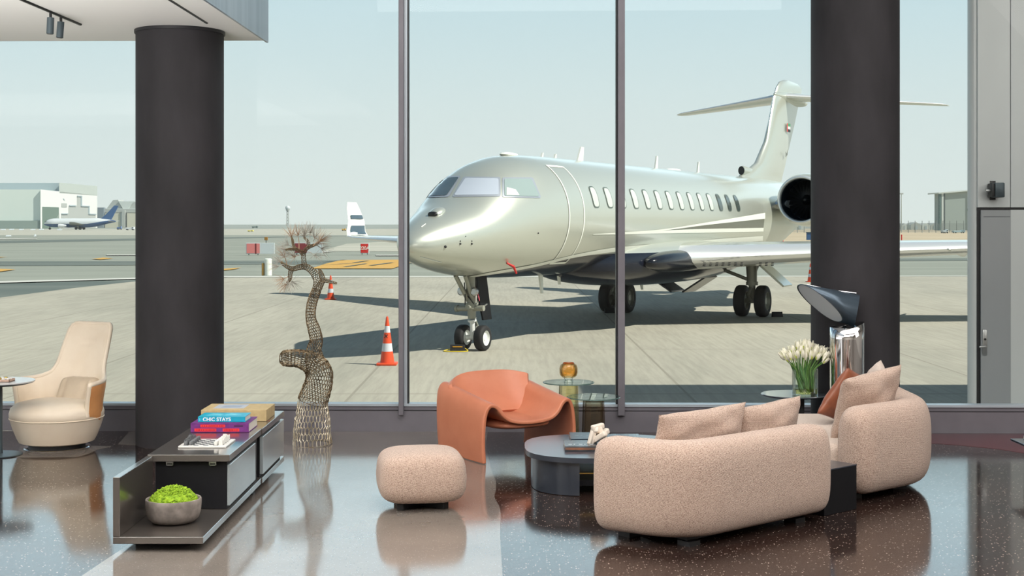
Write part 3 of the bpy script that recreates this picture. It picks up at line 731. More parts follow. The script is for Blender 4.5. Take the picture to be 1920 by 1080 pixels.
c, r = path([(585.5, 834, 45, 0), (585, 815, 43, 0), (586, 790, 41, 0), (586, 768, 36, 0), (586, 752, 34, 0)]); wire_obj('woven_base', hex_tube(c, r, 30, .050), M['wire_pale'], t, .0072)
c, r = path([(586, 754, 34, 0), (592, 735, 33.5, 0), (598, 715, 31.5, 0), (597, 696, 31, 0), (583, 680, 26, .0), (561, 672, 20.5, -.02), (543, 671, 19, -.03), (532, 671, 17, -.03), (527, 671, 11, -.03)]); wire_obj('woven_trunk', hex_tube(c, r, 30, .032, True), M['wire'], t, .0078)
c, r = path([(596, 695, 27, 0), (590, 672, 21, 0), (589, 655, 17, 0), (593, 638, 14.5, 0), (589, 618, 14, 0), (583, 598, 11.5, 0), (583, 578, 11, 0), (588, 558, 11, 0), (594, 543, 10.2, 0)]); wire_obj('woven_trunk', hex_tube(c, r, 18, .026), M['wire'], t, .0072)
c, r = path([(593, 545, 10.2, 0), (596, 530, 9.6, 0), (592, 517, 9, 0), (583, 506, 7.6, 0), (572, 500, 6.8, 0), (561, 501, 6, 0), (550, 504, 5.2, 0), (540, 501, 4.2, 0), (531, 495, 3.2, 0), (527, 491, 2, 0)]); wire_obj('woven_branch', hex_tube(c, r, 11, .018), M['wire'], t, .0055)
c, r = path([(547, 504, 5, 0), (544, 513, 4.5, .01), (543, 523, 3.4, .02), (538, 531, 2.2, .02)]); wire_obj('woven_branch', hex_tube(c, r, 9, .016), M['wire'], t, .005)
c, r = path([(571, 502, 6.5, 0), (570, 490, 5.2, 0), (569, 480, 4.8, 0), (570, 472, 4.6, 0), (576, 465, 4, .02), (584, 461, 3.4, .03), (594, 458, 2.2, .03)]); wire_obj('woven_branch', hex_tube(c, r, 9, .016), M['wire'], t, .005)
c, r = path([(569, 477, 4.8, 0), (563, 471, 4, -.02), (556, 467, 3.4, -.03), (545, 467, 2.6, -.04), (537, 468, 1.6, -.04)]); wire_obj('woven_branch', hex_tube(c, r, 8, .015), M['wire'], t, .005)
c, r = path([(556, 468, 3.2, -.02), (551, 460, 2.8, -.02), (549, 450, 2.4, -.02), (547, 444, 1.4, -.02)]); wire_obj('woven_branch', hex_tube(c, r, 8, .015), M['wire'], t, .005)
c, r = path([(576, 465, 3.2, .02), (578, 457, 3, .03), (574, 450, 2.6, .03), (569, 445, 1.5, .03)]); wire_obj('woven_branch', hex_tube(c, r, 8, .015), M['wire'], t, .005)
c, r = path([(596, 541, 8, 0), (603, 531, 6, -.03), (606, 524, 5.2, -.04), (604, 514, 4.4, -.05), (600, 504, 2.4, -.05)]); wire_obj('woven_branch', hex_tube(c, r, 9, .016), M['wire'], t, .005)
c, r = path([(606, 525, 5, -.04), (615, 526, 4.2, -.05), (624, 529, 3.4, -.06), (633, 530.5, 1.8, -.06)]); wire_obj('woven_branch', hex_tube(c, r, 9, .016), M['wire'], t, .005)
rr = random.Random(21)
def needles(cx, cy, dy, dirx, dirz, n, ln, spread, m, twig=None):
    bm = new(); c = tw(cx, cy, dy)
    if twig:
        q = tw(*twig, dy); tube(bm, [q, q.lerp(c, .5)+Vector((rr.uniform(-.01, .01), .01, .008)), c], [.0045, .0035, .0022], 5)
    for i in range(n):
        d = Vector((dirx+rr.gauss(0, spread), rr.gauss(0, spread), dirz+rr.gauss(0, spread))).normalized()
        l = ln*rr.uniform(.6, 1.15)
        b = c+d*rr.uniform(0, .012)
        tube(bm, [b, b+d*l*.6+Vector((0, 0, .004)), b+d*l], [.0009, .0008, .0005], 3, cap=False)
    o = obj('needle_spray', bm, m, t, smooth=False); return o
for q in ((547, 444, -.02, -.2, 1, None), (569, 445, .03, -.1, 1, None), (558, 442, .02, 0, 1, (560, 468)), (573, 440, -.05, .2, 1, (575, 458)), (588, 447, .06, .3, .9, (586, 461)), (594, 458, .03, .9, .5, None), (600, 452, -.04, .7, .7, (588, 461)), (537, 468, -.04, -1, .1, None), (540, 460, .05, -.8, .6, (549, 467)), (581, 438, .02, .1, 1, (578, 456)), (600, 466, .06, 1, -.2, (590, 460))):
    needles(q[0], q[1], q[2], q[3], q[4], 40, .115, .62, M['needle'] if rr.random() < .5 else M['needle_grey'], q[5])
for q in ((527, 491, 0, -.9, .5, None), (533, 482, .03, -.6, .8, (538, 499)), (524, 499, -.03, -1, -.1, (533, 496)), (552, 483, .03, -.5, .6, (560, 478)), (545, 478, 0, -1, .2, (558, 480)), (537, 532, .02, -.5, -.9, None), (541, 529, -.03, .3, -1, (543, 522)), (532, 523, .03, -.9, -.5, (541, 519)), (546, 528, .03, .6, -.8, (543, 521)), (590, 478, -.03, .7, -.3, (577, 472))):
    needles(q[0], q[1], q[2], q[3], q[4], 36, .105, .60, M['needle'] if rr.random() < .6 else M['needle_grey'], q[5])
# ================================================================== LOUNGE FURNITURE, RIGHT HALF
# ---- ottoman
t = thing('ottoman', 'small rounded beige boucle ottoman standing alone on the grey floor', 'ottoman', (-.648, 9.86, 0), math.radians(9))
def ot(p):
    k = 1-.045*max(0, p.z/.165)-.07*max(0, -p.z/.165)**2
    return Vector((p.x*k, p.y*k, p.z+(.012*(1-(p.x/.31)**2)*(1-(p.y/.31)**2) if p.z > 0 else 0)))
bm = new(); superell(bm, (0, 0, .222), (.312, .305, .178), 4.6, 80, 48, 4.6, ot); obj('upholstered_body', bm, M['boucle'], t, angle=80)
bm = new()
for s in (-1, 1):
    box(bm, (0, 0, .024), (.46, .06, .045), .004, 1, M4=Matrix.Rotation(s*PI/4, 4, 'Z') @ Matrix.Translation((0, 0, .0245)))
obj('cross_base', bm, M['black'], t, smooth=False)

# ---- orange leather armchair: a folded shell and a separate backrest sheet
t = thing('leather_armchair', 'sculptural orange leather armchair with folded arms reaching the floor', 'armchair', (-.052, 12.10, 0), math.radians(32))
front = [(-.448, .004), (-.458, .14), (-.455, .28), (-.438, .40), (-.405, .468), (-.362, .478), (-.318, .450), (-.275, .395), (-.21, .350), (-.12, .330), (0, .324)]
backs = [(-.440, .004), (-.455, .16), (-.462, .34), (-.458, .50), (-.435, .575), (-.395, .598), (-.352, .58), (-.32, .50), (-.26, .40), (-.15, .345), (0, .335)]
full = lambda s: s+[(-x, z) for x, z in s[-2::-1]]
def sect(tt, n=6):
    a = [Vector((x0+(x1-x0)*tt, z0+(z1-z0)*tt, 0)) for (x0, z0), (x1, z1) in zip(full(front), full(backs))]
    return bez(a, n)
nd = 16; bm = new(); rows = []
for j in range(nd+1):
    tt = j/nd; s = sect(tt); row = []
    for i, p in enumerate(s):
        u = abs(i/(len(s)-1)*2-1)             # 1 at the floor, 0 in the seat
        y = -.39+.78*tt
        if tt < .2: y -= .05*max(0, 1-u*1.5)*(1-tt/.2)    # seat nose comes forward
        row.append(bm.verts.new((p.x, y, p.y-.03*math.sin(tt*PI)*max(0, 1-u*2))))
    rows.append(row)
for a, b in zip(rows, rows[1:]):
    for k in range(len(a)-1): bm.faces.new((a[k], a[k+1], b[k+1], b[k]))
obj('shell', bm, M['orange_leather'], t, angle=80, mods=(('SOLIDIFY', dict(thickness=.032, offset=0)), ('BEVEL', dict(width=.008, segments=2, limit_method='ANGLE', angle_limit=1.0))))
bm = new(); superell(bm, (0, -.02, .292), (.30, .38, .052), 3.0, 40, 14, 2.2); obj('seat_pad', bm, M['orange_leather'], t, angle=80)
bm = new(); nu, nv = 36, 16; g = []
for j in range(nv+1):
    v = j/nv; row = []
    for i in range(nu+1):
        u = -1+2*i/nu
        x = -.03+u*(.345+.06*v)
        zt = .685-.085*max(0, -u)**2.5-.03*max(0, u)**4
        z = .345+(zt-.345)*v
        y = .14+.24*v**.85-.15*abs(u)**4.5*(.35+.65*v)
        if abs(u) > .93 and v < .12: z += .02
        row.append(bm.verts.new((x, y, z)))
    g.append(row)
for a, b in zip(g, g[1:]):
    for k in range(nu): bm.faces.new((a[k], a[k+1], b[k+1], b[k]))
obj('backrest', bm, M['orange_leather'], t, angle=80, mods=(('SOLIDIFY', dict(thickness=.036, offset=0)), ('BEVEL', dict(width=.012, segments=3, limit_method='ANGLE', angle_limit=1.0))))
edge = [v.co.copy() for v in []]
for s in (-1, 1):
    bm = new(); box2(bm, (s*.445-.012, -.385, 0), (s*.445+.012, .385, .004)); obj('floor_glide', bm, M['steel'], t, smooth=False)

# ---- two glass pedestal tables and the amber vase
def glass_table(px, Y, h, r, stem, label, rs):
    t = thing('glass_side_table', label, 'side table', ((px-960)*Y/F, Y, 0), 0, 'glass side tables behind the orange armchair')
    bm = new(); lathe(bm, [(0, h-.012), (r-.004, h-.012), (r, h-.008), (r, h-.004), (r-.004, h), (0, h)], seg=64); obj('glass_top', bm, M['top_glass'], t)
    bm = new(); lathe(bm, [(r, h-.010), (r+.0015, h-.006), (r, h-.002), (r-.002, h-.006)], seg=64, close=True); obj('top_edge', bm, mat('glass_edge', srgb(96, 122, 116), .2), t)
    bm = new(); lathe(bm, [(0, .002), (rs*1.16, .002), (rs*1.15, .02), (rs, h-.02), (rs*.96, h-.0125), (0, h-.0125)], seg=10); obj('glass_stem', bm, stem, t, angle=10)
    bm = new(); lathe(bm, [(0, .02), (rs*.95, .02), (rs*.80, h-.03), (0, h-.03)], seg=10); obj('stem_core', bm, M['clear'], t, angle=10)
    return t
glass_table(1066, 12.90, .533, .238, M['olive_glass'], 'taller glass side table with yellowish stem carrying the amber vase', .088)
glass_table(1113, 12.62, .431, .243, M['smoke_glass'], 'lower glass side table with smoky brown stem in front of the taller one', .096)
t = thing('amber_vase', 'squat amber glass vase on a clear foot on the taller glass table', 'vase', ((1066-960)*12.9/F, 12.90, .534))
bm = new(); lathe(bm, [(.056, .040), (.076, .056), (.084, .082), (.084, .125), (.074, .158), (.055, .170), (.05, .176), (.046, .170), (.07, .152), (.079, .122), (.079, .084), (.072, .06), (.0, .046)], seg=40); obj('amber_bowl', bm, M['amber'], t)
bm = new(); lathe(bm, [(0, 0), (.044, 0), (.046, .004), (.040, .012), (.040, .03), (.050, .040), (0, .04)], seg=32); obj('clear_foot', bm, M['clear'], t)
bm = new(); lathe(bm, [(.0475, .170), (.05, .178), (.056, .171), (.052, .168)], seg=40, close=True); obj('rim', bm, mat('amber_rim', srgb(150, 74, 24), .15), t)

# ---- coffee table, books, knot
TX, TY = .722, 10.70
def sell(cx, cy, a, b, e=2.9, n=72): return [(cx+math.copysign(abs(math.cos(q))**(2/e), math.cos(q))*a, cy+math.copysign(abs(math.sin(q))**(2/e), math.sin(q))*b) for q in [2*PI*k/n for k in range(n)]]
t = thing('coffee_table', 'low blue black coffee table with rounded corners behind the near sofa', 'coffee table', (TX, TY, 0))
bm = new(); prism(bm, sell(0, 0, .625, .585), .252, .290, .006); obj('tabletop', bm, M['navy'], t, angle=30)
lft = [p for p in sell(0, 0, .575, .535)]
for s in (-1, 1):
    poly = [(s*abs(x), y) for x, y in lft if abs(x) > .215 and x > 0]
    poly.sort(key=lambda p: math.atan2(p[1], abs(p[0])))
    bm = new(); prism(bm, poly, .004, .2515, .002, seg=1); obj('pedestal', bm, M['navy'], t, angle=30)
bm = new(); box2(bm, (-.30, -.44, .150), (.30, -.425, .158)); obj('brass_rail', bm, M['gold'], t, smooth=False)
bm = new(); box2(bm, (-.30, -.425, .06), (.30, .42, .10)); obj('low_shelf', bm, M['console_dark'], t, smooth=False)
M['navy_cover'] = noisy('navy_cover', srgb(34, 46, 58), srgb(52, 66, 78), 14, .3); M['grey_cover'] = noisy('grey_photo_cover', srgb(84, 92, 98), srgb(40, 46, 52), 7, .25)
M['rust'] = noisy('rust_spine', srgb(140, 92, 66), srgb(96, 74, 62), 16, .4)
t, hx, hy, h = book('art_book', 'navy covered art book lying at the back of the coffee table', (.462, 10.86, .2905), (.78, 11.20, .318), M['navy_cover'])
gpm = mat('grey_print', srgb(150, 160, 168), .4)
for i in range(5):
    bm = new(); box2(bm, (-.12+.045*i, .0, h), (-.12+.045*i+(.012 if i % 2 else .03), .012, h+.0005)); obj('cover_lettering', bm, gpm, t, smooth=False)
t, hx, hy, h = book('art_book', 'grey art book with a rust spine under the white knot', (.398, 10.44, .2905), (.72, 10.74, .326), M['grey_cover'])
bm = new(); box2(bm, (-hx+.004, -hy-.0008, .008), (hx, -hy+.001, h-.010)); obj('spine_band', bm, M['rust'], t, smooth=False)
ppm = mat('pale_print', srgb(206, 212, 214), .4)
for i in range(5):
    bm = new(); box2(bm, (-.13+.04*i, -.06, h), (-.13+.04*i+(.010 if i % 2 else .026), -.048, h+.0005)); obj('cover_lettering', bm, ppm, t, smooth=False)
t, hx, hy, h = book('art_book', 'pale striped book at the far edge of the coffee table', (.80, 10.98, .2905), (1.02, 11.2, .306), noisy('striped_cover', srgb(120, 138, 146), srgb(64, 80, 90), 5, .3, (14, .1, 1)))
t = thing('knot_sculpture', 'white interlocking wooden knot sculpture on the grey art book', 'sculpture', (.655, 10.60, .3265), math.radians(20))
KM = noisy('white_ash', srgb(236, 224, 210), srgb(226, 212, 196), 7, .55, (1, 6, 1))
for c, rot, ln in (((-.045, 0, .052), (0, 18, 10), .14), ((.04, -.01, .055), (0, -28, -15), .15), ((0, -.035, .048), (58, 0, 30), .14), ((.005, .03, .085), (70, 10, -40), .15), ((0, .0, .122), (0, 82, 12), .11), ((.05, .01, .065), (0, 66, 25), .12)):
    bm = new(); R = Matrix.Rotation(math.radians(rot[2]), 4, 'Z') @ Matrix.Rotation(math.radians(rot[0]), 4, 'X') @ Matrix.Rotation(math.radians(rot[1]), 4, 'Y')
    box(bm, (0, 0, 0), (.044, .044, ln), .012, 3, M4=Matrix.Translation(c) @ R)
    for v in bm.verts: v.co.z = max(.0005, v.co.z)
    obj('knot_bar', bm, KM, t, angle=60)

# ---- sofas
def soft_wall(path2, a=.15, z0=.05, z1=.65, e=3.0, R=.17, nr=40, step=.03):
    """upholstered wall swept along a plan path, both ends rounded"""
    P = [Vector((p[0], p[1], 0)) for p in path2]; L = [0]
    for p, q in zip(P, P[1:]): L.append(L[-1]+(q-p).length)
    T = L[-1]; ss = [0]; n1 = 10
    ss = [R*(1-math.cos(PI/2*k/n1)) for k in range(n1+1)]
    k = int((T-2*R)/step); ss += [R+(T-2*R)*i/k for i in range(1, k)]
    ss += [T-R*(1-math.cos(PI/2*q/n1)) for q in range(n1, -1, -1)]
    rings = []
    for s in ss:
        i = max(j for j in range(len(L)-1) if L[j] <= s+1e-9); f = (s-L[i])/(L[i+1]-L[i]); p = P[i].lerp(P[i+1], f)
        i0, i1 = max(0, i-2), min(len(P)-1, i+3); d = (P[i1]-P[i0]).normalized(); nrm = Vector((-d.y, d.x, 0))
        dd = min(s, T-s); q = 1 if dd >= R else (1-((R-dd)/R)**2.4)**(1/2.4)
        q = max(q, .02); aa = a*q; hh = (z1-z0)/2*(1-.42*(1-q)); zc = (z0+z1)/2
        ring = []
        for m in range(nr):
            th = 2*PI*m/nr; cx = math.copysign(abs(math.cos(th))**(2/e), math.cos(th)); cz = math.copysign(abs(math.sin(th))**(2/e), math.sin(th))
            ring.append(p+nrm*aa*cx+Vector((0, 0, zc+hh*cz)))
        rings.append(ring)
    bm = new(); rings_mesh(bm, rings); return bm
def rounded_path(P, r, n=10):
    out = [Vector((*P[0], 0))]
    for i in range(1, len(P)-1):
        a, b, c = Vector((*P[i-1], 0)), Vector((*P[i], 0)), Vector((*P[i+1], 0))
        u = (a-b).normalized(); v = (c-b).normalized(); p, q = b+u*r, b+v*r
        for k in range(n+1): tt = k/n; out.append(p*(1-tt)**2+b*2*tt*(1-tt)+q*tt*tt)
    out.append(Vector((*P[-1], 0)))
    fine = []
    for p, q in zip(out, out[1:]):
        k = max(1, int((q-p).length/.04)); fine += [p.lerp(q, i/k) for i in range(k)]
    return [(p.x, p.y) for p in fine+[out[-1]]]
def pillow(name, label, loc, size, rot, m, seed=1, group=None, wrinkle=.010, pinch=.045):
    """rot: heading of the face normal, lean, roll (degrees)"""
    w_, h_, th = size; rr = random.Random(seed); ph = [rr.uniform(0, 6) for _ in range(6)]
    bm = new(); n = 30; top, bot = [], []
    for j in range(n+1):
        for side, st in ((1, top), (-1, bot)):
            row = []
            for i in range(n+1):
                u, v = -1+2*i/n, -1+2*j/n
                x = w_/2*u*(1-pinch*(1-v*v)); y = h_/2*v*(1-pinch*1.2*(1-u*u))
                f = max(0, (1-u*u)*(1-v*v))**.42
                z = side*th/2*f+wrinkle*f*(math.sin(5*u+3*v+ph[0])+.6*math.sin(9*v-4*u+ph[1])+.5*math.sin(7*u*v*2+ph[2]))
                y -= .03*h_*f*side*0
                row.append(Vector((x, z, y)))
            st.append(row)
    vt = [[bm.verts.new(p) for p in row] for row in top]
    vb = [[vt[j][i] if i in (0, n) or j in (0, n) else bm.verts.new(bot[j][i]) for i in range(n+1)] for j in range(n+1)]
    for j in range(n):
        for i in range(n):
            bm.faces.new((vt[j][i], vt[j][i+1], vt[j+1][i+1], vt[j+1][i])); bm.faces.new((vb[j][i], vb[j+1][i], vb[j+1][i+1], vb[j][i+1]))
    R = Matrix.Rotation(math.radians(rot[0]), 4, 'Z') @ Matrix.Rotation(math.radians(rot[1]), 4, 'X') @ Matrix.Rotation(math.radians(rot[2]), 4, 'Y')
    bmesh.ops.transform(bm, matrix=R, verts=bm.verts)
    o = obj(name, bm, m, angle=85); o.location = loc; tag(o, label, 'cushion', group); return o
SA = math.atan2(.65, .76)
C0 = Vector((1.055, 8.40, 0)); eb = Vector((.76, .65, 0)); ep = Vector((-.65, .76, 0))
SL = lambda x, y, z=0: C0+eb*x+ep*y+Vector((0, 0, z))
t = thing('sofa', 'near beige boucle sofa with its rounded back turned to the camera', 'sofa', C0, SA)
bm = soft_wall(rounded_path([(-.055, .71), (.12, .13), (1.485, .125)], .24), .15, .055, .648, 3.4, R=.14); obj('wraparound_back', bm, M['boucle'], t, angle=85)
bm = new(); prism(bm, [(.17, .20), (1.40, .20), (1.42, .92), (.30, .92), (.24, .60)], .12, .42, .07, seg=5); obj('seat', bm, M['boucle_pale'], t, angle=80)
bm = new(); prism(bm, [(.16, .14), (1.33, .14), (1.33, .86), (.30, .86), (.2, .5)], .03, .119, .004, seg=1); obj('base', bm, M['black'], t, smooth=False)
for x, y in ((.10, .58), (.20, .16), (1.25, .16), (1.25, .86)):
    bm = new(); box2(bm, (x-.05, y-.05, 0), (x+.05, y+.05, .029)); obj('foot', bm, M['black'], t, smooth=False)
sr = 'boucle cushions on the sofas'
pillow('sofa_cushion', 'wide beige boucle cushion over the back of the near sofa, left of the pair', SL(.54, .385, .60), (.84, .42, .19), (40.5, 14, -1), M['boucle'], 3, sr)
pillow('sofa_cushion', 'narrower beige boucle cushion at the right end of the near sofa back', SL(1.24, .395, .585), (.64, .42, .19), (40.5, 14, -3), M['boucle'], 9, sr)
t = thing('end_table', 'black block side table wedged between the two beige sofas', 'side table', SL(1.71, .27), SA)
bm = new(); box2(bm, (-.185, -.15, .0), (.185, .14, .306), .003, 1); obj('block', bm, M['console_dark'], t, smooth=False)
bm = new(); box2(bm, (-.187, -.152, .3065), (.187, .142, .316), .002, 1); obj('block_top', bm, M['navy'], t, smooth=False)

QX, QY = 2.6, 10.6
Q = lambda x, y: (x-QX, y-QY)
t = thing('sofa', 'far beige boucle sofa at the right with a brown leather cushion', 'sofa', (QX, QY, 0))
bm = soft_wall(rounded_path([Q(2.40, 9.925), Q(3.055, 10.46), Q(3.09, 11.80)], .28), .155, .055, .685, 3.0); obj('wraparound_back', bm, M['boucle'], t, angle=85)
bm = new(); prism(bm, [Q(2.17, 10.05), Q(2.42, 10.05), Q(2.98, 10.52), Q(3.02, 11.72), Q(2.12, 11.72)], .13, .405, .06, seg=5); obj('seat', bm, M['boucle_pale'], t, angle=80)
bm = new(); prism(bm, [Q(2.26, 10.12), Q(2.45, 10.06), Q(2.98, 10.50), Q(3.02, 11.66), Q(2.2, 11.66)], .03, .129, .004, seg=1); obj('base', bm, M['black'], t, smooth=False)
for x, y in ((2.5, 10.16), (2.93, 10.52), (2.95, 11.55), (2.3, 11.5)):
    bm = new(); box2(bm, (x-QX-.05, y-QY-.05, 0), (x-QX+.05, y-QY+.05, .029)); obj('foot', bm, M['black'], t, smooth=False)
pillow('sofa_cushion', 'large beige boucle cushion leaning on the front end of the far sofa', (2.66, 10.42, .66), (.62, .52, .21), (36, 22, -8), M['boucle'], 5, sr)
pillow('sofa_cushion', 'beige boucle cushion behind the brown leather cushion on the far sofa', (2.86, 11.02, .64), (.58, .50, .18), (78, 18, -4), M['boucle_pale'], 12, sr)
pillow('leather_cushion', 'brown leather cushion on the seat of the far sofa', (2.67, 11.10, .62), (.43, .44, .17), (38, 26, 20), M['cognac_leather'], 4, None, .005)

# ---- round table with the tulips
t = thing('round_side_table', 'round dark topped side table carrying the tulip vase', 'side table', (2.49, 12.24, 0))
bm = new(); lathe(bm, [(0, .484), (.27, .484), (.288, .492), (.29, .498), (.286, .502), (0, .502)], seg=64); obj('tabletop', bm, mat('dark_gloss_top', srgb(66, 72, 78), .12, spec=.7, coat=.5), t)
bm = new(); box2(bm, (-.078, -.08, .012), (.075, .08, .4835), .004); obj('pillar', bm, M['black'], t, smooth=False)
bm = new(); lathe(bm, [(0, 0), (.17, 0), (.17, .01), (0, .012)], seg=40); obj('base', bm, M['black'], t)
VX, VYY, VZ = 2.572, 12.17, .5025
t = thing('glass_vase', 'clear cylinder vase of water on the round dark side table', 'vase', (VX, VYY, VZ))
bm = new(); lathe(bm, [(0, 0), (.110, 0), (.112, .004), (.112, .224), (.109, .226), (.106, .224), (.106, .012), (0, .012)], seg=48); obj('glass_cylinder', bm, M['clear'], t)
bm = new(); lathe(bm, [(0, .0125), (.105, .0125), (.105, .055), (0, .055)], seg=48); obj('water', bm, glass('amber_water', (.92, .86, .52), .08), t)
TP = noisy('tulip_petal', srgb(248, 244, 228), srgb(238, 236, 206), 30, .5); TG = noisy('tulip_green', srgb(196, 214, 70), srgb(222, 230, 130), 30, .5)
TS = noisy('tulip_stem', srgb(88, 134, 62), srgb(122, 160, 84), 12, .5); TL = noisy('tulip_leaf', srgb(66, 112, 60), srgb(96, 138, 78), 10, .5, (1, 1, .3))
def tulip_head():
    bm = new()
    for k in range(6):
        a = 2*PI*k/6+(.5 if k % 2 else 0); r0 = .0175 if k % 2 else .0195
        g = []
        for j in range(7):
            v = j/6; row = []
            for i in range(5):
                u = -1+i/2
                wd = .62*math.sin(PI*min(1, .16+.84*v)**.8)**.6*(1-.45*v**4)
                rad = r0*(math.sin(PI*(.10+.62*v))**.7)*(1-.12*abs(u)*v)
                an = a+u*wd; row.append(bm.verts.new((rad*math.cos(an), rad*math.sin(an), .056*v+.004)))
            g.append(row)
        for j in range(6):
            for i in range(4):
                f = bm.faces.new((g[j][i], g[j][i+1], g[j+1][i+1], g[j+1][i])); f.material_index = 1 if j < 2 and k % 2 else 0
    bmesh.ops.remove_doubles(bm, verts=bm.verts, dist=.0003)
    return bm
rr = random.Random(11)
hb = tulip_head(); head_me = None; leaf_me = None
spots = [(-.150, .03, .285), (-.128, -.05, .262), (-.095, .02, .318), (-.075, -.06, .28), (-.10, .07, .30), (-.052, .03, .345), (-.045, -.03, .315), (-.035, .08, .34), (-.015, -.07, .268),
         (-.012, .02, .352), (.012, -.03, .322), (.022, .06, .355), (.035, .0, .345), (.03, -.08, .272), (.055, .05, .335), (.062, -.04, .30), (.085, .02, .325), (.082, -.07, .268),
         (.105, -.01, .30), (.118, .05, .315), (.135, .0, .292), (.14, -.05, .262), (.155, .03, .298), (.165, -.02, .270), (.135, -.06, .238), (-.06, .10, .31), (.075, .09, .318),
         (-.115, -.02, .285), (-.14, -.03, .25), (0, .11, .33), (-.03, -.085, .29), (.05, -.02, .285), (-.085, -.01, .255), (.0, -.05, .30), (.105, .08, .29), (-.165, .0, .262)]
for i, (x, y, z) in enumerate(spots):
    side = 'left' if x < -.07 else 'right' if x > .08 else 'middle'; lev = 'upper' if z > .30 else 'lower'
    th_ = thing('tulip', 'white tulip in the %s %s of the bouquet in the clear vase' % (lev, side), 'tulip', (VX, VYY, VZ), 0, 'white tulips, %s %s' % (lev, side))
    top = Vector((x*1.05, y, z+.045)); b0 = Vector((x*.42+.030+rr.uniform(-.03, .03), y*.5+rr.uniform(-.04, .04), .02))
    r0 = math.hypot(b0.x, b0.y)
    if r0 > .085: b0.x *= .085/r0; b0.y *= .085/r0
    rim = Vector((x*.58-.012, y*.6, .215)); rq = math.hypot(rim.x, rim.y)
    if rq > .085: rim.x *= .085/rq; rim.y *= .085/rq
    pth = bez([b0, b0.lerp(rim, .5), rim, top], 5)
    bm = new(); tube(bm, pth, .0036, 6); obj('stem', bm, TS, th_, angle=80)
    d = (top-rim).normalized(); d = (d+Vector((0, 0, .25))).normalized()
    sc_ = rr.uniform(1.3, 1.6)
    R = Matrix.Translation(top-d*.006) @ d.to_track_quat('Z', 'Y').to_matrix().to_4x4() @ Matrix.Rotation(rr.uniform(0, 6), 4, 'Z') @ Matrix.Diagonal((sc_, sc_, sc_, 1))
    if head_me is None:
        ho = obj('flower_head', hb, [TP, TG], th_, angle=80); head_me = ho.data
    else:
        ho = bpy.data.objects.new('flower_head', head_me); col.objects.link(ho); ho.parent = th_
    ho.matrix_local = R
    if i % 2 == 0:
        bm = new(); m_ = bez([b0+Vector((.004, 0, .03)), rim*0.98+Vector((0, 0, -.03)), rim+(top-rim)*.55+Vector((rr.uniform(-.03, .03), rr.uniform(-.02, .02), -.01))], 6)
        g = []
        for k, p in enumerate(m_):
            f = k/(len(m_)-1); wd = .012*math.sin(PI*min(1, f*.9+.08))**.7; g.append([bm.verts.new(p+Vector((-wd, 0, 0))), bm.verts.new(p+Vector((0, .003, 0))), bm.verts.new(p+Vector((wd, 0, 0)))])
        for a, b in zip(g, g[1:]):
            for k in range(2): bm.faces.new((a[k], a[k+1], b[k+1], b[k]))
        obj('leaf', bm, TL, th_, angle=80)

# ---- chrome floor lamp with a tilted hood
LX, LY = 2.925, 12.10; kl = F/LY
lz = lambda y: CH-(y-HY)/kl
lx = lambda x: (x-960)/kl-LX
t = thing('floor_lamp', 'chrome cylinder floor lamp with a tilted dark metal hood', 'floor lamp', (LX, LY, 0))
bm = new(); rr_ = .150
n = 64; rows = []
for z, r in ((.0, rr_), (.02, rr_), (.5, rr_), (1.0, rr_), (None, rr_)):
    row = []
    for k in range(n):
        a = 2*PI*k/n; x, y = r*math.cos(a), r*math.sin(a)
        zz = z if z is not None else 1.10+.05*max(0, x/r)
        row.append(Vector((x, y, zz)))
    rows.append(row)
rings_mesh(bm, rows, True, False)
obj('chrome_cylinder', bm, M['chrome'], t, angle=60, mods=(('SOLIDIFY', dict(thickness=.004, offset=-1)),))
bm = new(); lathe(bm, [(0, 1.08), (.143, 1.08), (.143, 1.084), (0, 1.084)], seg=48); obj('diffuser', bm, M['slate'], t)
bm = new(); lathe(bm, [(.154, 0), (.154, .012), (.150, .012)], seg=64); obj('foot_ring', bm, M['black'], t)
# hood: lofted from the ridge at the right down to the slanted lens-shaped mouth at the left
ma, mb = Vector((lx(1498.5), 0, lz(533))), Vector((lx(1574), 0, lz(603)))
mc = (ma+mb)/2; mu = (mb-ma)/2; mw = Vector((.032, -.20, .029))
mouth = []
for k in range(48):
    q = 2*PI*k/48; c_, s_ = math.cos(q), math.sin(q)
    mouth.append(mc+mu*c_+mw*math.copysign(abs(s_)**.85, s_))
ra, rb = Vector((lx(1612), 0, lz(553))), Vector((lx(1601), 0, lz(614)))
ridge = []
for k in range(48):
    q = 2*PI*k/48; c_, s_ = math.cos(q), math.sin(q)
    ridge.append((ra+rb)/2-(rb-ra)/2*(-c_)+Vector((0, -.10*s_, 0))+Vector((-.02*abs(s_), 0, 0)))
mid = [a.lerp(b, .55)+Vector((0, (a.lerp(b, .55)).y*.12, .006)) for a, b in zip(mouth, ridge)]
bm = new(); rings_mesh(bm, [mouth, mid, ridge], True, False); vs = [bm.verts.new(p) for p in ridge]; bm.faces.new(vs)
bmesh.ops.remove_doubles(bm, verts=bm.verts, dist=.0001)
HM = mat('hood_gunmetal', srgb(80, 94, 106), .28, metal=.55)
obj('hood', bm, HM, t, angle=24, mods=(('SOLIDIFY', dict(thickness=.006, offset=-1)),))
bm = new(); bm.faces.new([bm.verts.new(p+(ra-ma).normalized()*.004) for p in mouth]); obj('reflector_face', bm, mat('pale_reflector', srgb(222, 230, 238), .35), t, smooth=False)
bm = new(); tube(bm, [Vector((lx(1512), -.02, lz(536)))+Vector((0, 0, .012)), Vector((lx(1560), -.03, lz(546)))+Vector((0, 0, .010)), Vector((lx(1604), -.02, lz(551)))+Vector((0, 0, .006))], [.004, .004, .008], 8); obj('hood_seam', bm, M['chrome'], t)

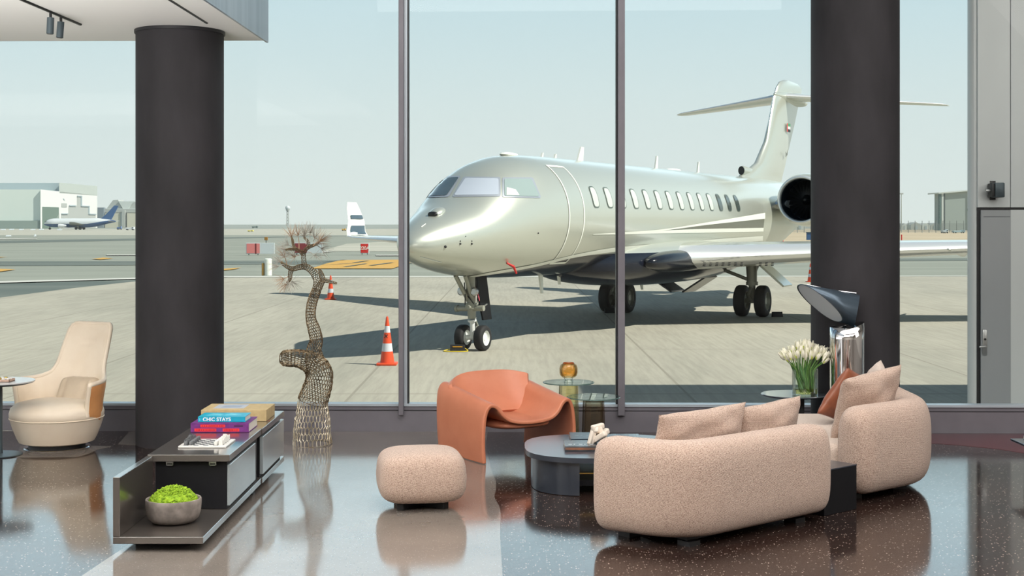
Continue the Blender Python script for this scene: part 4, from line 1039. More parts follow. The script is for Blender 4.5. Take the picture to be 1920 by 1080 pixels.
# ---- low table at the right edge of the picture
t = thing('low_table', 'dark thin topped low table at the right edge of the room', 'table', (4.42, 10.35, 0))
bm = new(); box2(bm, (-.445, -.75, .272), (.6, .71, .290), .003, 1); obj('tabletop', bm, M['navy'], t, smooth=False)
for x in (-.35, .5):
    for y in (-.62, .6):
        bm = new(); box2(bm, (x-.02, y-.02, 0), (x+.02, y+.02, .2715)); obj('leg', bm, M['black'], t, smooth=False)
t, hx, hy, h = book('art_book', 'blue book lying on the low table at the right edge', (4.06, 10.80, .2905), (4.38, 11.02, .318), noisy('blue_cover', srgb(86, 130, 156), srgb(60, 100, 130), 12, .35))
# ================================================================== THE JET OUTSIDE
JA = math.atan2(.893, .45); JG = Vector((-.833, 28.5, AP))
JT = Matrix.Translation(JG) @ Matrix.Rotation(JA, 4, 'Z')       # local x runs aft, -y is the side turned to the camera
JI = JT.inverted()
jet = thing('private_jet', 'champagne silver private jet parked nose to the window on the apron', 'airplane', JG, JA)
ps = mat('silver_paint', (.62, .64, .56), .33, metal=.6, coat=.6, coat_rough=.12)
n, l, b_n = nodes(ps)
tcn = n.new('ShaderNodeTexCoord'); sp = n.new('ShaderNodeSeparateXYZ'); l.new(tcn.outputs['Object'], sp.inputs[0])
def mth(nn, ll, op, a, b):
    x = nn.new('ShaderNodeMath'); x.operation = op
    for i, v in enumerate((a, b)):
        if isinstance(v, (int, float)): x.inputs[i].default_value = v
        else: ll.new(v, x.inputs[i])
    return x.outputs[0]
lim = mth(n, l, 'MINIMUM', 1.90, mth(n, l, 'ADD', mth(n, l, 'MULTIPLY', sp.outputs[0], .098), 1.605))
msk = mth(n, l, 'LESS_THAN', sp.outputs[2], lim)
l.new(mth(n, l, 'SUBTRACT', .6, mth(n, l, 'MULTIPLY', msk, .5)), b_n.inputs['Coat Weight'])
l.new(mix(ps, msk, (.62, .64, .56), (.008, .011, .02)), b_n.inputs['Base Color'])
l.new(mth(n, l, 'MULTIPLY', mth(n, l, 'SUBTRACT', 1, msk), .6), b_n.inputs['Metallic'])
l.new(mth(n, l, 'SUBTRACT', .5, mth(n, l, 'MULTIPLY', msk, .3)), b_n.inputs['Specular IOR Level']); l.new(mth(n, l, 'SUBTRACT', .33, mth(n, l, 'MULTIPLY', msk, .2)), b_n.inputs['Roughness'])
M['jet'] = ps
M['jet_plain'] = mat('silver_paint_plain', (.62, .64, .56), .30, metal=.6, coat=.5, coat_rough=.10)
M['jet_dark'] = mat('belly_dark_paint', (.008, .010, .016), .18, spec=.35, coat=.15)
M['jet_white'] = mat('stripe_white', srgb(232, 234, 224), .3)
M['jet_taupe'] = mat('stripe_taupe', srgb(112, 114, 104), .25, metal=.3)
M['polish'] = mat('polished_metal', (.84, .85, .85), .26, metal=.55, coat=.3)
M['rubber'] = mat('tyre_rubber', srgb(26, 26, 27), .75)
M['gear'] = mat('gear_grey', srgb(150, 150, 138), .45, metal=.2)
M['hub'] = mat('wheel_hub_white', srgb(222, 224, 220), .4)
FT = [(-2.60, 2.17, 2.17, .001, 2.17), (-2.57, 2.27, 2.09, .11, 2.175), (-2.5, 2.36, 2.02, .21, 2.18), (-2.3, 2.50, 1.91, .38, 2.20), (-2.0, 2.655, 1.81, .56, 2.25), (-1.5, 2.86, 1.695, .785, 2.32), (-1.0, 3.06, 1.61, .955, 2.40),
      (-.5, 3.37, 1.55, 1.085, 2.48), (0, 3.69, 1.51, 1.18, 2.55), (.5, 3.90, 1.48, 1.25, 2.62), (1.2, 4.05, 1.46, 1.31, 2.70), (2, 4.10, 1.45, 1.34, 2.76), (3, 4.12, 1.44, 1.345, 2.78), (17, 4.12, 1.44, 1.345, 2.78),
      (19, 4.12, 1.55, 1.33, 2.83), (21, 4.10, 1.95, 1.2, 2.98), (23, 4.06, 2.45, .98, 3.18), (25, 3.98, 2.9, .7, 3.38), (27, 3.86, 3.3, .35, 3.56), (27.7, 3.74, 3.5, .1, 3.62)]
def fus(t_, q):
    top, bot, hw, zw = lerp_tab(FT, t_)
    c_, s_ = math.cos(q), math.sin(q); e = 2/2.08
    y = hw*math.copysign(abs(c_)**e, c_); z = zw+((top-zw) if s_ > 0 else (zw-bot))*math.copysign(abs(s_)**e, s_)
    return Vector((t_, y, z))
st = [-2.6+.02*k for k in range(5)]+[-2.5+.08*k for k in range(56)]+[2+.35*k for k in range(74)]
st = [s for s in st if s < 27.7]+[27.7]
bm = new(); rings_mesh(bm, [[fus(s, 2*PI*k/112) for k in range(112)] for s in st])
bmesh.ops.recalc_face_normals(bm, faces=bm.faces)
bvh = BVHTree.FromBMesh(bm)
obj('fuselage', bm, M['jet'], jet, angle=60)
CL = JI @ Vector((0, 0, CH))
def hit(px, py, off=.006):
    d = (JI.to_3x3() @ Vector(((px-960)/F, 1, -(py-HY)/F))).normalized()
    p, nn, i_, ds = bvh.ray_cast(CL, d)
    if p is None:
        p, nn, i_, ds = bvh.find_nearest(CL+d*31)
    if nn.dot(d) > 0: nn = -nn
    return p+nn*off
def side(t_, z, s=-1, off=.006):
    top, bot, hw, zw = lerp_tab(FT, t_)
    q = math.asin(max(-1, min(1, math.copysign(abs((z-zw)/((top-zw) if z > zw else (zw-bot)))**1.04, z-zw))))
    p = fus(t_, q); p.y = abs(p.y)*s
    nrm = Vector((0, p.y/(hw*hw), (p.z-zw)/((top-zw if z > zw else zw-bot)**2))).normalized()
    return p+nrm*off
def round_poly(P, r, n_=4):
    out = []; m = len(P)
    for i in range(m):
        a, b, c = Vector((*P[i-1], 0)), Vector((*P[i], 0)), Vector((*P[(i+1) % m], 0))
        rr_ = min(r, (a-b).length*.4, (c-b).length*.4); p, q = b+(a-b).normalized()*rr_, b+(c-b).normalized()*rr_
        for k in range(n_+1): tt = k/n_; v = p*(1-tt)**2+b*2*tt*(1-tt)+q*tt*tt; out.append((v.x, v.y))
    return out
def densify(P, d):
    out = []
    for i in range(len(P)):
        a, b = P[i], P[(i+1) % len(P)]; k = max(1, int(math.hypot(b[0]-a[0], b[1]-a[1])/d))
        out += [(a[0]+(b[0]-a[0])*j/k, a[1]+(b[1]-a[1])*j/k) for j in range(k)]
    return out
def patch(P, fn, off, nr=6):
    """sheet lying on the skin: outline P in fn's coordinates, concentric rings to its middle"""
    cx, cy = sum(p[0] for p in P)/len(P), sum(p[1] for p in P)/len(P); bm = new()
    rings = [[bm.verts.new(fn(cx+(p[0]-cx)*f, cy+(p[1]-cy)*f, off)) for p in P] for f in [1-k/nr for k in range(nr)]]
    c = bm.verts.new(fn(cx, cy, off)); m = len(P)
    for a, b in zip(rings, rings[1:]):
        for k in range(m): bm.faces.new((a[k], a[(k+1) % m], b[(k+1) % m], b[k]))
    for k in range(m): bm.faces.new((rings[-1][k], rings[-1][(k+1) % m], c))
    return bm
def mirror(bm):
    for v in bm.verts: v.co.y = -v.co.y
    bmesh.ops.reverse_faces(bm, faces=bm.faces); return bm
hp = lambda x, y, off: hit(x, y, off)
WF = mat('window_surround', srgb(186, 192, 200), .3, metal=.5)
W = {'a': [(801, 368), (829.4, 334.4), (861, 332.6), (838, 366.8)], 'b': [(851.5, 366.8), (872.7, 334.4), (934.5, 335.2), (935, 365.8)], 'c': [(945.3, 367.6), (945.3, 335.7), (995.4, 335.7), (1011, 368.4)]}
GLD = mat('cockpit_glass', srgb(70, 84, 90), .06, spec=.8, coat=.6); GLP = mat('cockpit_sun_blind', srgb(176, 184, 196), .12, spec=.6); GLC = mat('cockpit_side_glass_sheen', srgb(150, 166, 164), .08, spec=.8)  # pale reflections are painted into the side glass colour
def grow(P, d):
    cx, cy = sum(p[0] for p in P)/4, sum(p[1] for p in P)/4
    return [(p[0]+math.copysign(d, p[0]-cx), p[1]+math.copysign(d*.8, p[1]-cy)) for p in P]
for key, m_, nm in (('a', GLD, 'cockpit_window'), ('b', GLP, 'cockpit_window'), ('c', GLC, 'cockpit_window')):
    for mi_ in ((0,) if key == 'a' else (0, 1)):
        if key == 'b' and mi_: continue
        P = round_poly(grow(W[key], 3.6), 4); bmA = patch(densify(P, 3), hp, .008); 
        if mi_: mirror(bmA)
        fr = obj('window_frame', bmA, WF, jet, angle=80)
        P = round_poly(W[key], 3.5); bmA = patch(densify(P, 3), hp, .015)
        if mi_: mirror(bmA)
        obj(nm, bmA, m_, fr, angle=80)
        if key == 'c' and not mi_:
            obj('white_card', patch(densify([(949, 366.5), (949.5, 352), (966, 356), (973, 366.5)], 3), hp, .019), M['jet_white'], fr, angle=80)
# cabin windows: rounded panes along both sides
sl = lambda s: (lambda a, b, off: side(a, b, s, off))
CWP = mat('cabin_window_blind', srgb(196, 204, 194), .25, spec=.5); CWD = mat('cabin_window_dark', srgb(70, 80, 78), .1, spec=.7); CWE = mat('cabin_window_rim', srgb(96, 106, 98), .3, metal=.3)
for s in (-1, 1):
    for i in range(14):
        tc_ = 3.40+.802*i; zc_ = 3.20
        o_ = lambda w_, h_: [(tc_+math.copysign(abs(math.cos(q))**.55, math.cos(q))*w_/2, zc_+math.copysign(abs(math.sin(q))**.55, math.sin(q))*h_/2) for q in [2*PI*k/28 for k in range(28)]]
        fr = obj('cabin_window', patch(o_(.37, .49), sl(s), .006, 3), CWE, jet, angle=80)
        obj('pane', patch(o_(.30, .43), sl(s), .012, 3), CWD if i > 10 else CWP, fr, angle=80)
# entry door outline
def ribbon(pts, w_, off, m_, name, parent, s=-1, along='t'):
    bm = new(); rows = []
    for (a, b) in pts:
        if along == 't': rows.append((bm.verts.new(side(a-w_/2, b, s, off)), bm.verts.new(side(a+w_/2, b, s, off))))
        else: rows.append((bm.verts.new(side(a, b-w_/2, s, off)), bm.verts.new(side(a, b+w_/2, s, off))))
    for p, q in zip(rows, rows[1:]): bm.faces.new((p[0], p[1], q[1], q[0]))
    return obj(name, bm, m_, parent, angle=80)
zz = [1.74+(3.86-1.74)*k/40 for k in range(41)]
bm = new(); n_t = 10
g = [[bm.verts.new(side(1.93+.75*i/n_t, z, -1, .004)) for i in range(n_t+1)] for z in zz]
for a, b in zip(g, g[1:]):
    for k in range(n_t): bm.faces.new((a[k], a[k+1], b[k+1], b[k]))
door = obj('entry_door', bm, M['jet'], jet, angle=80)
for tt in (1.92, 2.69): ribbon([(tt, z) for z in zz], .05, .009, M['jet_white'], 'door_outline', door)
for z in (1.755, 3.85): ribbon([(1.92+.77*k/10, z) for k in range(11)], .04, .009, M['jet_white'], 'door_outline', door, along='z')
# livery stripes laid on the skin
def stripe(up, lo, m_, name, off):
    bm = new(); N = 70; x0, x1 = max(up[0][0], lo[0][0]), min(up[-1][0], lo[-1][0])
    U, Lw = [(a, b) for a, b in up], [(a, b) for a, b in lo]; rows = []
    for k in range(N+1):
        f = k/N; xu = up[0][0]+(up[-1][0]-up[0][0])*f; xl = lo[0][0]+(lo[-1][0]-lo[0][0])*f
        yu, yl = lerp_tab(U, xu)[0], lerp_tab(Lw, xl)[0]
        rows.append([bm.verts.new(hit(xu+(xl-xu)*q/4, yu+(yl-yu)*q/4, off)) for q in range(5)])
    for a, b in zip(rows, rows[1:]):
        for q in range(4): bm.faces.new((a[q], a[q+1], b[q+1], b[q]))
    return obj(name, bm, m_, jet, angle=80)
stripe([(862, 521), (930, 508), (1000, 495.5), (1080, 476.5), (1155, 463.5), (1270, 454), (1330, 449), (1430, 442)], [(868, 522), (935, 512), (1000, 500.5), (1080, 482), (1155, 471.5), (1255, 463), (1330, 458), (1430, 451)], M['jet_white'], 'white_stripe', .010)
stripe([(1110, 438.5), (1170, 435), (1230, 430.8), (1330, 416), (1434, 399)], [(1112, 439.2), (1170, 436.5), (1230, 433), (1330, 421), (1434, 410)], M['jet_white'], 'white_stripe', .013)
stripe([(1112, 439), (1170, 435.6), (1230, 432.6), (1305, 429.5), (1431, 427)], [(1112, 440), (1170, 439), (1230, 437.5), (1330, 436), (1431, 434)], M['jet_white'], 'white_stripe', .011)
stripe([(1236, 432.6), (1330, 421), (1433, 410)], [(1236, 433), (1330, 430), (1431, 427.5)], M['jet_taupe'], 'taupe_wedge', .009)
# wings
def airfoil(n_=14, tk=.12):
    xs = [(1-math.cos(PI*k/n_))/2 for k in range(n_+1)]
    y = lambda x: 5*tk*(.2969*math.sqrt(x)-.126*x-.3516*x*x+.2843*x**3-.1036*x**4)
    return [(x, y(x)*1.1) for x in xs[::-1]]+[(x, -y(x)*.85) for x in xs[1:-1]]
def wing(secs, names, ms, parent, up=Vector((0, 0, 1)), le=.10):
    """secs: (origin of the leading edge, chord, thickness ratio, direction of thickness)"""
    R = []
    for o_, c, tk, d in secs: R.append([Vector(o_)+Vector((x*c, 0, 0))+Vector(d)*(y*c) for x, y in airfoil(14, tk)])
    fo = [x for x, y in airfoil(14)]
    out = []
    for w_, nm in enumerate(names):
        bm = new(); vr = [[bm.verts.new(p) for p in r] for r in R]; m = len(R[0])
        for a, b in zip(vr, vr[1:]):
            for k in range(m):
                j = (k+1) % m; front_ = max(fo[k], fo[j]) < le
                if front_ == (w_ == 1) or len(names) == 1: bm.faces.new((a[k], a[j], b[j], b[k]))
        if w_ == 0: bm.faces.new(vr[0][::-1]); bm.faces.new(vr[-1])
        bmesh.ops.delete(bm, geom=[v for v in bm.verts if not v.link_faces], context='VERTS')
        out.append(obj(nm, bm, ms[w_], parent, angle=50))
    return out
Z3 = (0, 0, 1)
for s in (-1, 1):
    root, _ = wing([((7.0, s*.9, 1.70), 7.6, .10, Z3), ((7.9, s*1.35, 1.71), 6.7, .115, Z3), ((9.2, s*3.0, 1.78), 5.4, .12, Z3), ((10.6, s*5.0, 1.87), 4.0, .13, Z3), ((13.6, s*9.6, 2.02), 2.7, .12, Z3), ((16.4, s*13.7, 2.12), 1.55, .09, Z3), ((16.75, s*14.15, 2.16), 1.42, .09, (0, -s*.3, .95))], ('wing', 'leading_edge'), (M['jet_plain'], M['polish']), jet, le=.13)
    wl = wing([((16.75, s*14.15, 2.16), 1.42, .09, (0, -s*.3, .95)), ((17.0, s*14.33, 2.34), 1.25, .08, (0, -s*.9, .4)), ((17.25, s*14.42, 2.70), 1.08, .07, (0, -s, .15)), ((17.40, s*14.58, 3.15), .85, .07, (0, -s, .1)), ((17.55, s*14.66, 3.40), .60, .07, (0, -s, .1))], ('winglet',), (M['jet_white'],), jet)[0]
    bm = new()
    bands = [(-.13, .25), (.56, .73)]
    for f0, f1 in bands:
        rows = []
        for k in range(7):
            f = f0+(f1-f0)*k/6; z = 2.34+f*(3.15-2.34); tl = lerp_tab([(2.16, 16.75), (2.34, 17.0), (2.7, 17.25), (3.15, 17.40), (3.4, 17.55)], z)[0]; ch = lerp_tab([(2.16, 1.42), (2.34, 1.25), (2.7, 1.08), (3.15, .85), (3.4, .62)], z)[0]; yy = lerp_tab([(2.16, 14.15), (2.34, 14.33), (2.7, 14.42), (3.15, 14.58), (3.4, 14.66)], z)[0]
            rows.append([bm.verts.new((tl+ch*q, s*(yy-.062*ch*(1 if q < .85 else .4)-.006), z)) for q in (.10, .3, .5, .7, .93)])
        for a, b in zip(rows, rows[1:]):
            for q in range(4): bm.faces.new((a[q], a[q+1], b[q+1], b[q]))
    obj('winglet_bands', bm, mat('band_slate', srgb(74, 92, 104), .35), wl, angle=80)
    bm = new(); tube(bm, [(12.0, s*7.5, 1.95), (14.4, s*7.5, 1.80), (16.2, s*7.5, 1.88)], [.03, .13, .02], 10, flat=.8); obj('flap_fairing', bm, M['jet_plain'], jet)
# slat vents near the root of the leading edge
bm = new()
for k in range(12):
    if k in (7, 8): continue
    x = 8.50+.09*k; y = -(2.10+.135*k); z = 1.60
    for q in range(3): box(bm, (x+.02*q, y, z+.035*q-.055), (.03, .075, .018), rz=-.65)
obj('anti_ice_vents', bm, M['jet_dark'], jet, smooth=False)
# belly fairing
def fair(p): return Vector((p.x, p.y*(1-.18*max(0, p.x/6.4)), p.z))
bm = new(); superell(bm, (10.4, 0, 1.66), (6.3, 1.62, .66), 2.5, 72, 30, 2.5, fair); obj('belly_fairing', bm, M['jet'], jet, angle=80)
bm = new(); superell(bm, (8.5, -1.42, 1.66), (2.3, .42, .28), 2.6, 40, 18, 2.4); obj('wing_root_fairing', bm, M['jet_dark'], jet, angle=80)
bm = new(); superell(bm, (8.5, 1.42, 1.66), (2.3, .42, .28), 2.6, 40, 18, 2.4); obj('wing_root_fairing', bm, M['jet_dark'], jet, angle=80)
# fin and stabiliser
def fin_sec(z, a, b, th):
    c = b-a; return [Vector((a+x*c, y*c*th/max(.01, c)*1.0/.12, z)) for x, y in airfoil(12, .12)]
FS = [(3.90, 17.9, 22.9, .46), (4.18, 18.3, 23.1, .44), (4.31, 18.8, 23.2, .42), (4.65, 20.0, 23.5, .40), (5.42, 21.05, 24.1, .36), (6.2, 21.6, 24.75, .32), (6.96, 22.03, 25.3, .30), (7.4, 22.45, 25.7, .28), (7.62, 22.8, 25.75, .22), (7.74, 23.4, 25.2, .10)]
bm = new(); rings_mesh(bm, [fin_sec(*q) for q in FS]); obj('fin', bm, M['jet_plain'], jet, angle=60)
bm = new(); tube(bm, [(18.35, 0, 4.33), (18.42, 0, 4.33), (19.8, 0, 4.30)], [.11, .125, .10], 16, flat=1.3); du = obj('fin_inlet', bm, M['jet_plain'], jet)
bm = new(); tube(bm, [(18.33, 0, 4.33), (18.36, 0, 4.33)], [.10, .10], 16, flat=1.4); obj('inlet_mouth', bm, M['black'], du)
bm = new(); superell(bm, (24.3, 0, 7.12), (2.2, .20, .24), 2, 32, 16); obj('tail_bullet', bm, M['jet_plain'], jet, angle=80)
for s in (-1, 1):
    wing([((23.0, s*.05, 7.14), 2.7, .10, Z3), ((24.6, s*2.5, 7.02), 1.9, .09, Z3), ((26.1, s*4.9, 6.90), 1.1, .08, Z3), ((26.35, s*5.12, 6.88), .7, .06, Z3)], ('stabilizer', 'stabilizer_leading_edge'), (M['jet_plain'], M['polish']), jet, le=.09)
# small flag on the fin
fz = lambda z0, z1, t0_, t1_, m_, nm, par: obj(nm, (lambda b: (b.faces.new([b.verts.new((t, -.165+.0*t, z)) for t, z in ((t0_, z0), (t1_, z0), (t1_, z1), (t0_, z1))]), b)[1])(new()), m_, par, smooth=False)
FG = mat('flag_green', srgb(60, 140, 90), .4); FR = mat('flag_red', srgb(206, 54, 50), .4)
fp = fz(5.87, 6.17, 23.15, 23.60, M['jet_white'], 'flag', jet)
fz(6.07, 6.17, 23.27, 23.60, FG, 'green_band', fp).location = (0, -.004, 0); fz(5.87, 5.97, 23.27, 23.60, M['black'], 'black_band', fp).location = (0, -.004, 0); fz(5.87, 6.17, 23.15, 23.27, FR, 'red_band', fp).location = (0, -.004, 0)
bm = new(); prism(bm, [(0, 0), (.26, .10), (.3, .3), (.16, .14), (.02, .2)], 0, .004)
bmesh.ops.transform(bm, matrix=Matrix.Translation((22.9, -.185, 4.95)) @ Matrix.Rotation(PI/2, 4, 'X'), verts=bm.verts); obj('fin_emblem', bm, M['jet_taupe'], jet, smooth=False)
# engines
for s in (-1, 1):
    ey, ez, et = s*2.20, 3.36, 17.35
    RM = Matrix.Translation((et, ey, ez)) @ Matrix.Rotation(PI/2, 4, 'Y')
    bm = new(); lathe(bm, [(.745, .06), (.80, .3), (.845, .9), (.85, 1.6), (.80, 2.9), (.68, 4.0), (.56, 4.7), (.52, 4.7), (.50, 4.2)], seg=56, M4=RM); en = obj('engine_nacelle', bm, M['polish'] if False else M['jet_plain'], jet, angle=60)
    bm = new(); lathe(bm, [(.745, .0601), (.725, .012), (.70, 0), (.675, .012), (.655, .06), (.65, .14)], seg=56, M4=RM); obj('inlet_lip', bm, M['polish'], en, angle=80)
    bm = new(); lathe(bm, [(.65, .1401), (.635, .5), (.64, .95), (.0, .96)], seg=56, M4=RM); obj('inlet_duct', bm, mat('duct_blue_black', srgb(30, 40, 52), .3, metal=.4), en, angle=40)
    bm = new()
    for k in range(24):
        a = 2*PI*k/24; rows = []
        for q in range(6):
            r = .17+.45*q/5; aa = a+.10*q/5; tw_ = .5+.5*q/5
            da = .10/r*.55; rows.append([bm.verts.new(RM @ Vector((r*math.cos(aa-da), r*math.sin(aa-da), .80))), bm.verts.new(RM @ Vector((r*math.cos(aa+da), r*math.sin(aa+da), .80+.10*tw_)))])
        for p, q in zip(rows, rows[1:]): bm.faces.new((p[0], p[1], q[1], q[0]))
    obj('fan', bm, mat('fan_blade', srgb(52, 52, 54), .35, metal=.6), en, angle=60)
    bm = new(); lathe(bm, [(0, .48), (.06, .54), (.13, .70), (.165, .82)], seg=24, M4=RM); obj('spinner', bm, M['black'], en, angle=60)
    bm = new(); wing_sec = []
    bm = new(); rings_mesh(bm, [[Vector((et+.45+x*3.9, s*yv, 3.22+y*3.9)) for x, y in airfoil(12, .085)] for yv in (.75, 1.62)]); obj('engine_pylon', bm, M['polish'], jet, angle=60)
# nose gear
NG = thing_part = bpy.data.objects.new('nose_gear', None); col.objects.link(NG); NG.parent = jet
def gp(name, bm, m_, par, **k): return obj(name, bm, m_, par, **k)
def tyre(bm, c, R, w_, seg=36):
    prof = [(R*.60, -w_/2), (R*.82, -w_/2*1.02), (R*.95, -w_/2*.85), (R, -w_/2*.5), (R, w_/2*.5), (R*.95, w_/2*.85), (R*.82, w_/2*1.02), (R*.60, w_/2)]
    lathe(bm, prof, seg=seg, M4=Matrix.Translation(c) @ Matrix.Rotation(PI/2, 4, 'X'), close=True)
def hub(bm, c, R, w_):
    M4 = Matrix.Translation(c) @ Matrix.Rotation(PI/2, 4, 'X')
    lathe(bm, [(0, -w_*.32), (R*.2, -w_*.34), (R*.24, -w_*.28), (R*.5, -w_*.24), (R*.58, -w_*.46), (R*.62, -w_*.46), (R*.62, w_*.46), (R*.58, w_*.46), (R*.5, w_*.24), (R*.24, w_*.28), (R*.2, w_*.34), (0, w_*.32)], seg=28, M4=M4)
    for k in range(10):
        a = 2*PI*k/10
        for s_ in (-1, 1): box(bm, M4 @ Vector((R*.40*math.cos(a), R*.40*math.sin(a), s_*w_*.26)), (.02, .02, .02))
for s in (-1, 1):
    bm = new(); tyre(bm, (.06, s*.225, .262), .262, .19); o_ = gp('wheel', bm, M['rubber'], NG, angle=50)
    bm = new(); hub(bm, (.06, s*.225, .262), .262, .19); gp('hub', bm, M['hub'], o_, angle=40)
bm = new(); tube(bm, [(.06, -.14, .262), (.06, .14, .262)], .05, 12); tube(bm, [(.05, 0, .262), (.03, 0, .62)], .052, 14); tube(bm, [(.03, 0, .60), (.02, 0, .64)], .09, 14); gp('axle_and_piston', bm, M['hub'], NG)
bm = new(); tube(bm, [(.02, 0, .66), (-.06, 0, 1.6)], [.085, .105], 16); tube(bm, [(.0, 0, .86), (.0, 0, .98)], .13, 16); tube(bm, [(-.02, 0, 1.18), (-.02, 0, 1.26)], .12, 16)
gp('strut', bm, M['gear'], NG)
bm = new(); tube(bm, [(-.02, .30, .86), (-.02, -.30, .88)], .06, 12); tube(bm, [(-.20, -.02, .90), (.16, -.02, .90)], .045, 10); tube(bm, [(-.02, .30, .86), (-.02, .36, .86)], .075, 12); gp('steering_actuator', bm, M['gear'], NG)
bm = new(); tube(bm, [(.12, 0, .66), (.26, 0, .50), (.12, 0, .34)], .028, 8); tube(bm, [(.12, .05, .66), (.26, .05, .50)], .02, 8); gp('torque_link', bm, M['gear'], NG)
bm = new(); tube(bm, [(-.04, .05, 1.02), (-.50, .10, 1.56)], .045, 10); tube(bm, [(-.04, -.05, 1.05), (-.46, -.10, 1.56)], .04, 10); tube(bm, [(.05, .0, 1.1), (.52, 0, 1.5)], .045, 10); tube(bm, [(-.1, .12, 1.2), (-.28, .2, 1.55)], .03, 8); gp('drag_brace', bm, M['gear'], NG)
for k, (a, b) in enumerate((((-.13, .02, 1.13), (.0, -.10, .9)), ((-.12, .10, 1.4), (-.16, .06, .95)), ((.08, -.10, 1.5), (.09, -.08, .92)))):
    bm = new(); m_ = bez([a, ((a[0]+b[0])/2-.06, (a[1]+b[1])/2-.04, (a[2]+b[2])/2), b], 6); tube(bm, m_, .012, 6); gp('hose', bm, M['black'], NG)
for s in (-1, 1):
    bm = new(); lathe(bm, [(0, 0), (.085, 0), (.085, .05), (.06, .07), (0, .07)], seg=20, M4=Matrix.Translation((-.13, s*.15, 1.22)) @ Matrix.Rotation(-PI/2, 4, 'Y')); gp('taxi_light', bm, M['steel'], NG)
bm = new(); box(bm, (.03, -.33, .93), (.035, .22, .02), .004, M4=Matrix.Translation((.06, -.24, .90)) @ Matrix.Rotation(-.6, 4, 'X') @ Matrix.Rotation(0, 4, 'Z') @ Matrix.Diagonal((1, 1, 1, 1))); gp('tow_arm', bm, M['hub'], NG)
FRT = mat('red_ribbon', srgb(220, 92, 110), .6)
bm = new(); tube(bm, [(-.05, -.12, 1.30), (-.03, -.17, 1.16), (-.02, -.20, 1.02)], [.02, .035, .025], 6, flat=.3); gp('safety_ribbon', bm, FRT, NG)
bm = new(); prism(bm, [(.36, .60), (.74, .60), (.50, 1.52), (-.04, 1.52)], -.02, .02, .006)
bmesh.ops.transform(bm, matrix=Matrix.Translation((.02, -.06, 0)) @ Matrix.Rotation(PI/2, 4, 'X'), verts=bm.verts)
gp('gear_door', bm, mat('door_painted_shade', (.006, .007, .009), .6, spec=.2), NG, smooth=False)  # near-black colour has the shade on this door painted in
# main gear
for s in (-1, 1):
    G2 = bpy.data.objects.new('main_gear', None); col.objects.link(G2); G2.parent = jet; G2.location = (12.8, s*2.05, 0)
    for q in (-1, 1):
        bm = new(); tyre(bm, (0, q*.30, .44), .44, .30, 40); o_ = gp('wheel', bm, M['rubber'], G2, angle=50)
        bm = new(); hub(bm, (0, q*.30, .44), .44, .30); gp('hub', bm, M['gear'], o_, angle=40)
    bm = new(); tube(bm, [(0, -.22, .44), (0, .22, .44)], .07, 12); tube(bm, [(0, 0, .40), (-.02, 0, .95)], .10, 14); tube(bm, [(-.02, 0, .93), (-.1, 0, 1.85)], [.14, .17], 16); tube(bm, [(-.02, 0, .88), (-.02, 0, .98)], .17, 16)
    gp('strut', bm, M['gear'], G2)
    bm = new(); tube(bm, [(-.12, 0, .80), (-.34, 0, .62), (-.10, 0, .46)], .045, 8); gp('torque_link', bm, M['gear'], G2)
    bm = new(); tube(bm, [(-.05, 0, 1.0), (-.05, -s*1.15, 1.42)], .05, 10); tube(bm, [(.05, 0, 1.1), (1.1, 0, 1.8)], .05, 10); gp('side_brace', bm, M['gear'], G2)
    bm = new(); box(bm, (0, 0, 0), (.9, .05, 1.05), .01, 1, M4=Matrix.Translation((.0, s*.62, 1.22)) @ Matrix.Rotation(s*.86, 4, 'X')); gp('gear_door', bm, M['jet_plain'], G2, smooth=False)
    bm = new(); box(bm, (0, 0, 0), (1.1, .05, .8), .01, 1, M4=Matrix.Translation((.0, -s*1.55, .88)) @ Matrix.Rotation(-s*1.0, 4, 'X')); gp('inner_gear_door', bm, M['jet_dark'], G2, smooth=False)
# antennas, probes, sensors
def blade(t_, z, h_, c, up=1, y=0, name='antenna'):
    bm = new(); prism(bm, [(0, 0), (c, 0), (c*1.15, h_*up), (c*.65, h_*up)], -.02, .02)
    bmesh.ops.transform(bm, matrix=Matrix.Translation((t_, y, z)) @ Matrix.Rotation(PI/2, 4, 'X'), verts=bm.verts); obj(name, bm, M['jet_white'], jet, smooth=False)
blade(5.3, 4.10, .36, .34); blade(10.5, 4.10, .36, .20); blade(14.0, 4.10, .34, .16); blade(3.3, 4.10, .12, .10); blade(4.0, 4.10, .12, .10)
bm = new(); superell(bm, (1.7, 0, 4.10), (.35, .12, .05), 2.4, 20, 8); obj('antenna', bm, M['jet_white'], jet); bm = new(); superell(bm, (12.0, 0, 4.12), (.5, .12, .05), 2.4, 20, 8); obj('antenna', bm, M['jet_white'], jet)
blade(3.0, 1.46, .42, .16, -1, -.1); blade(4.4, 1.46, .28, .14, -1, .1); blade(9.2, 1.02, .16, .14, -1, -.1)
p = hit(814, 402, .0); bm = new(); superell(bm, (0, 0, 0), (.22, .15, .10), 2, 24, 14); bmesh.ops.transform(bm, matrix=Matrix.Translation(p+Vector((.12, 0, .03))) @ Matrix.Rotation(-.35, 4, 'Y'), verts=bm.verts); ev = obj('sensor_fairing', bm, M['jet_plain'], jet, angle=80)
bm = new(); superell(bm, (0, 0, 0), (.05, .105, .055), 2.4, 20, 12); bmesh.ops.transform(bm, matrix=Matrix.Translation(p+Vector((-.055, 0, .0))), verts=bm.verts); obj('sensor_window', bm, M['black'], ev, angle=80)
for (x, y, r) in ((835, 462.5, .028), (863, 457, .02), (863, 452, .012), (884.5, 457, .02), (884.5, 452, .012), (873, 443, .01), (1009, 437, .016)):
    p = hit(x, y, .004); bm = new(); superell(bm, p, (r, r, r), 2, 12, 8); obj('probe_port', bm, M['black'], jet)
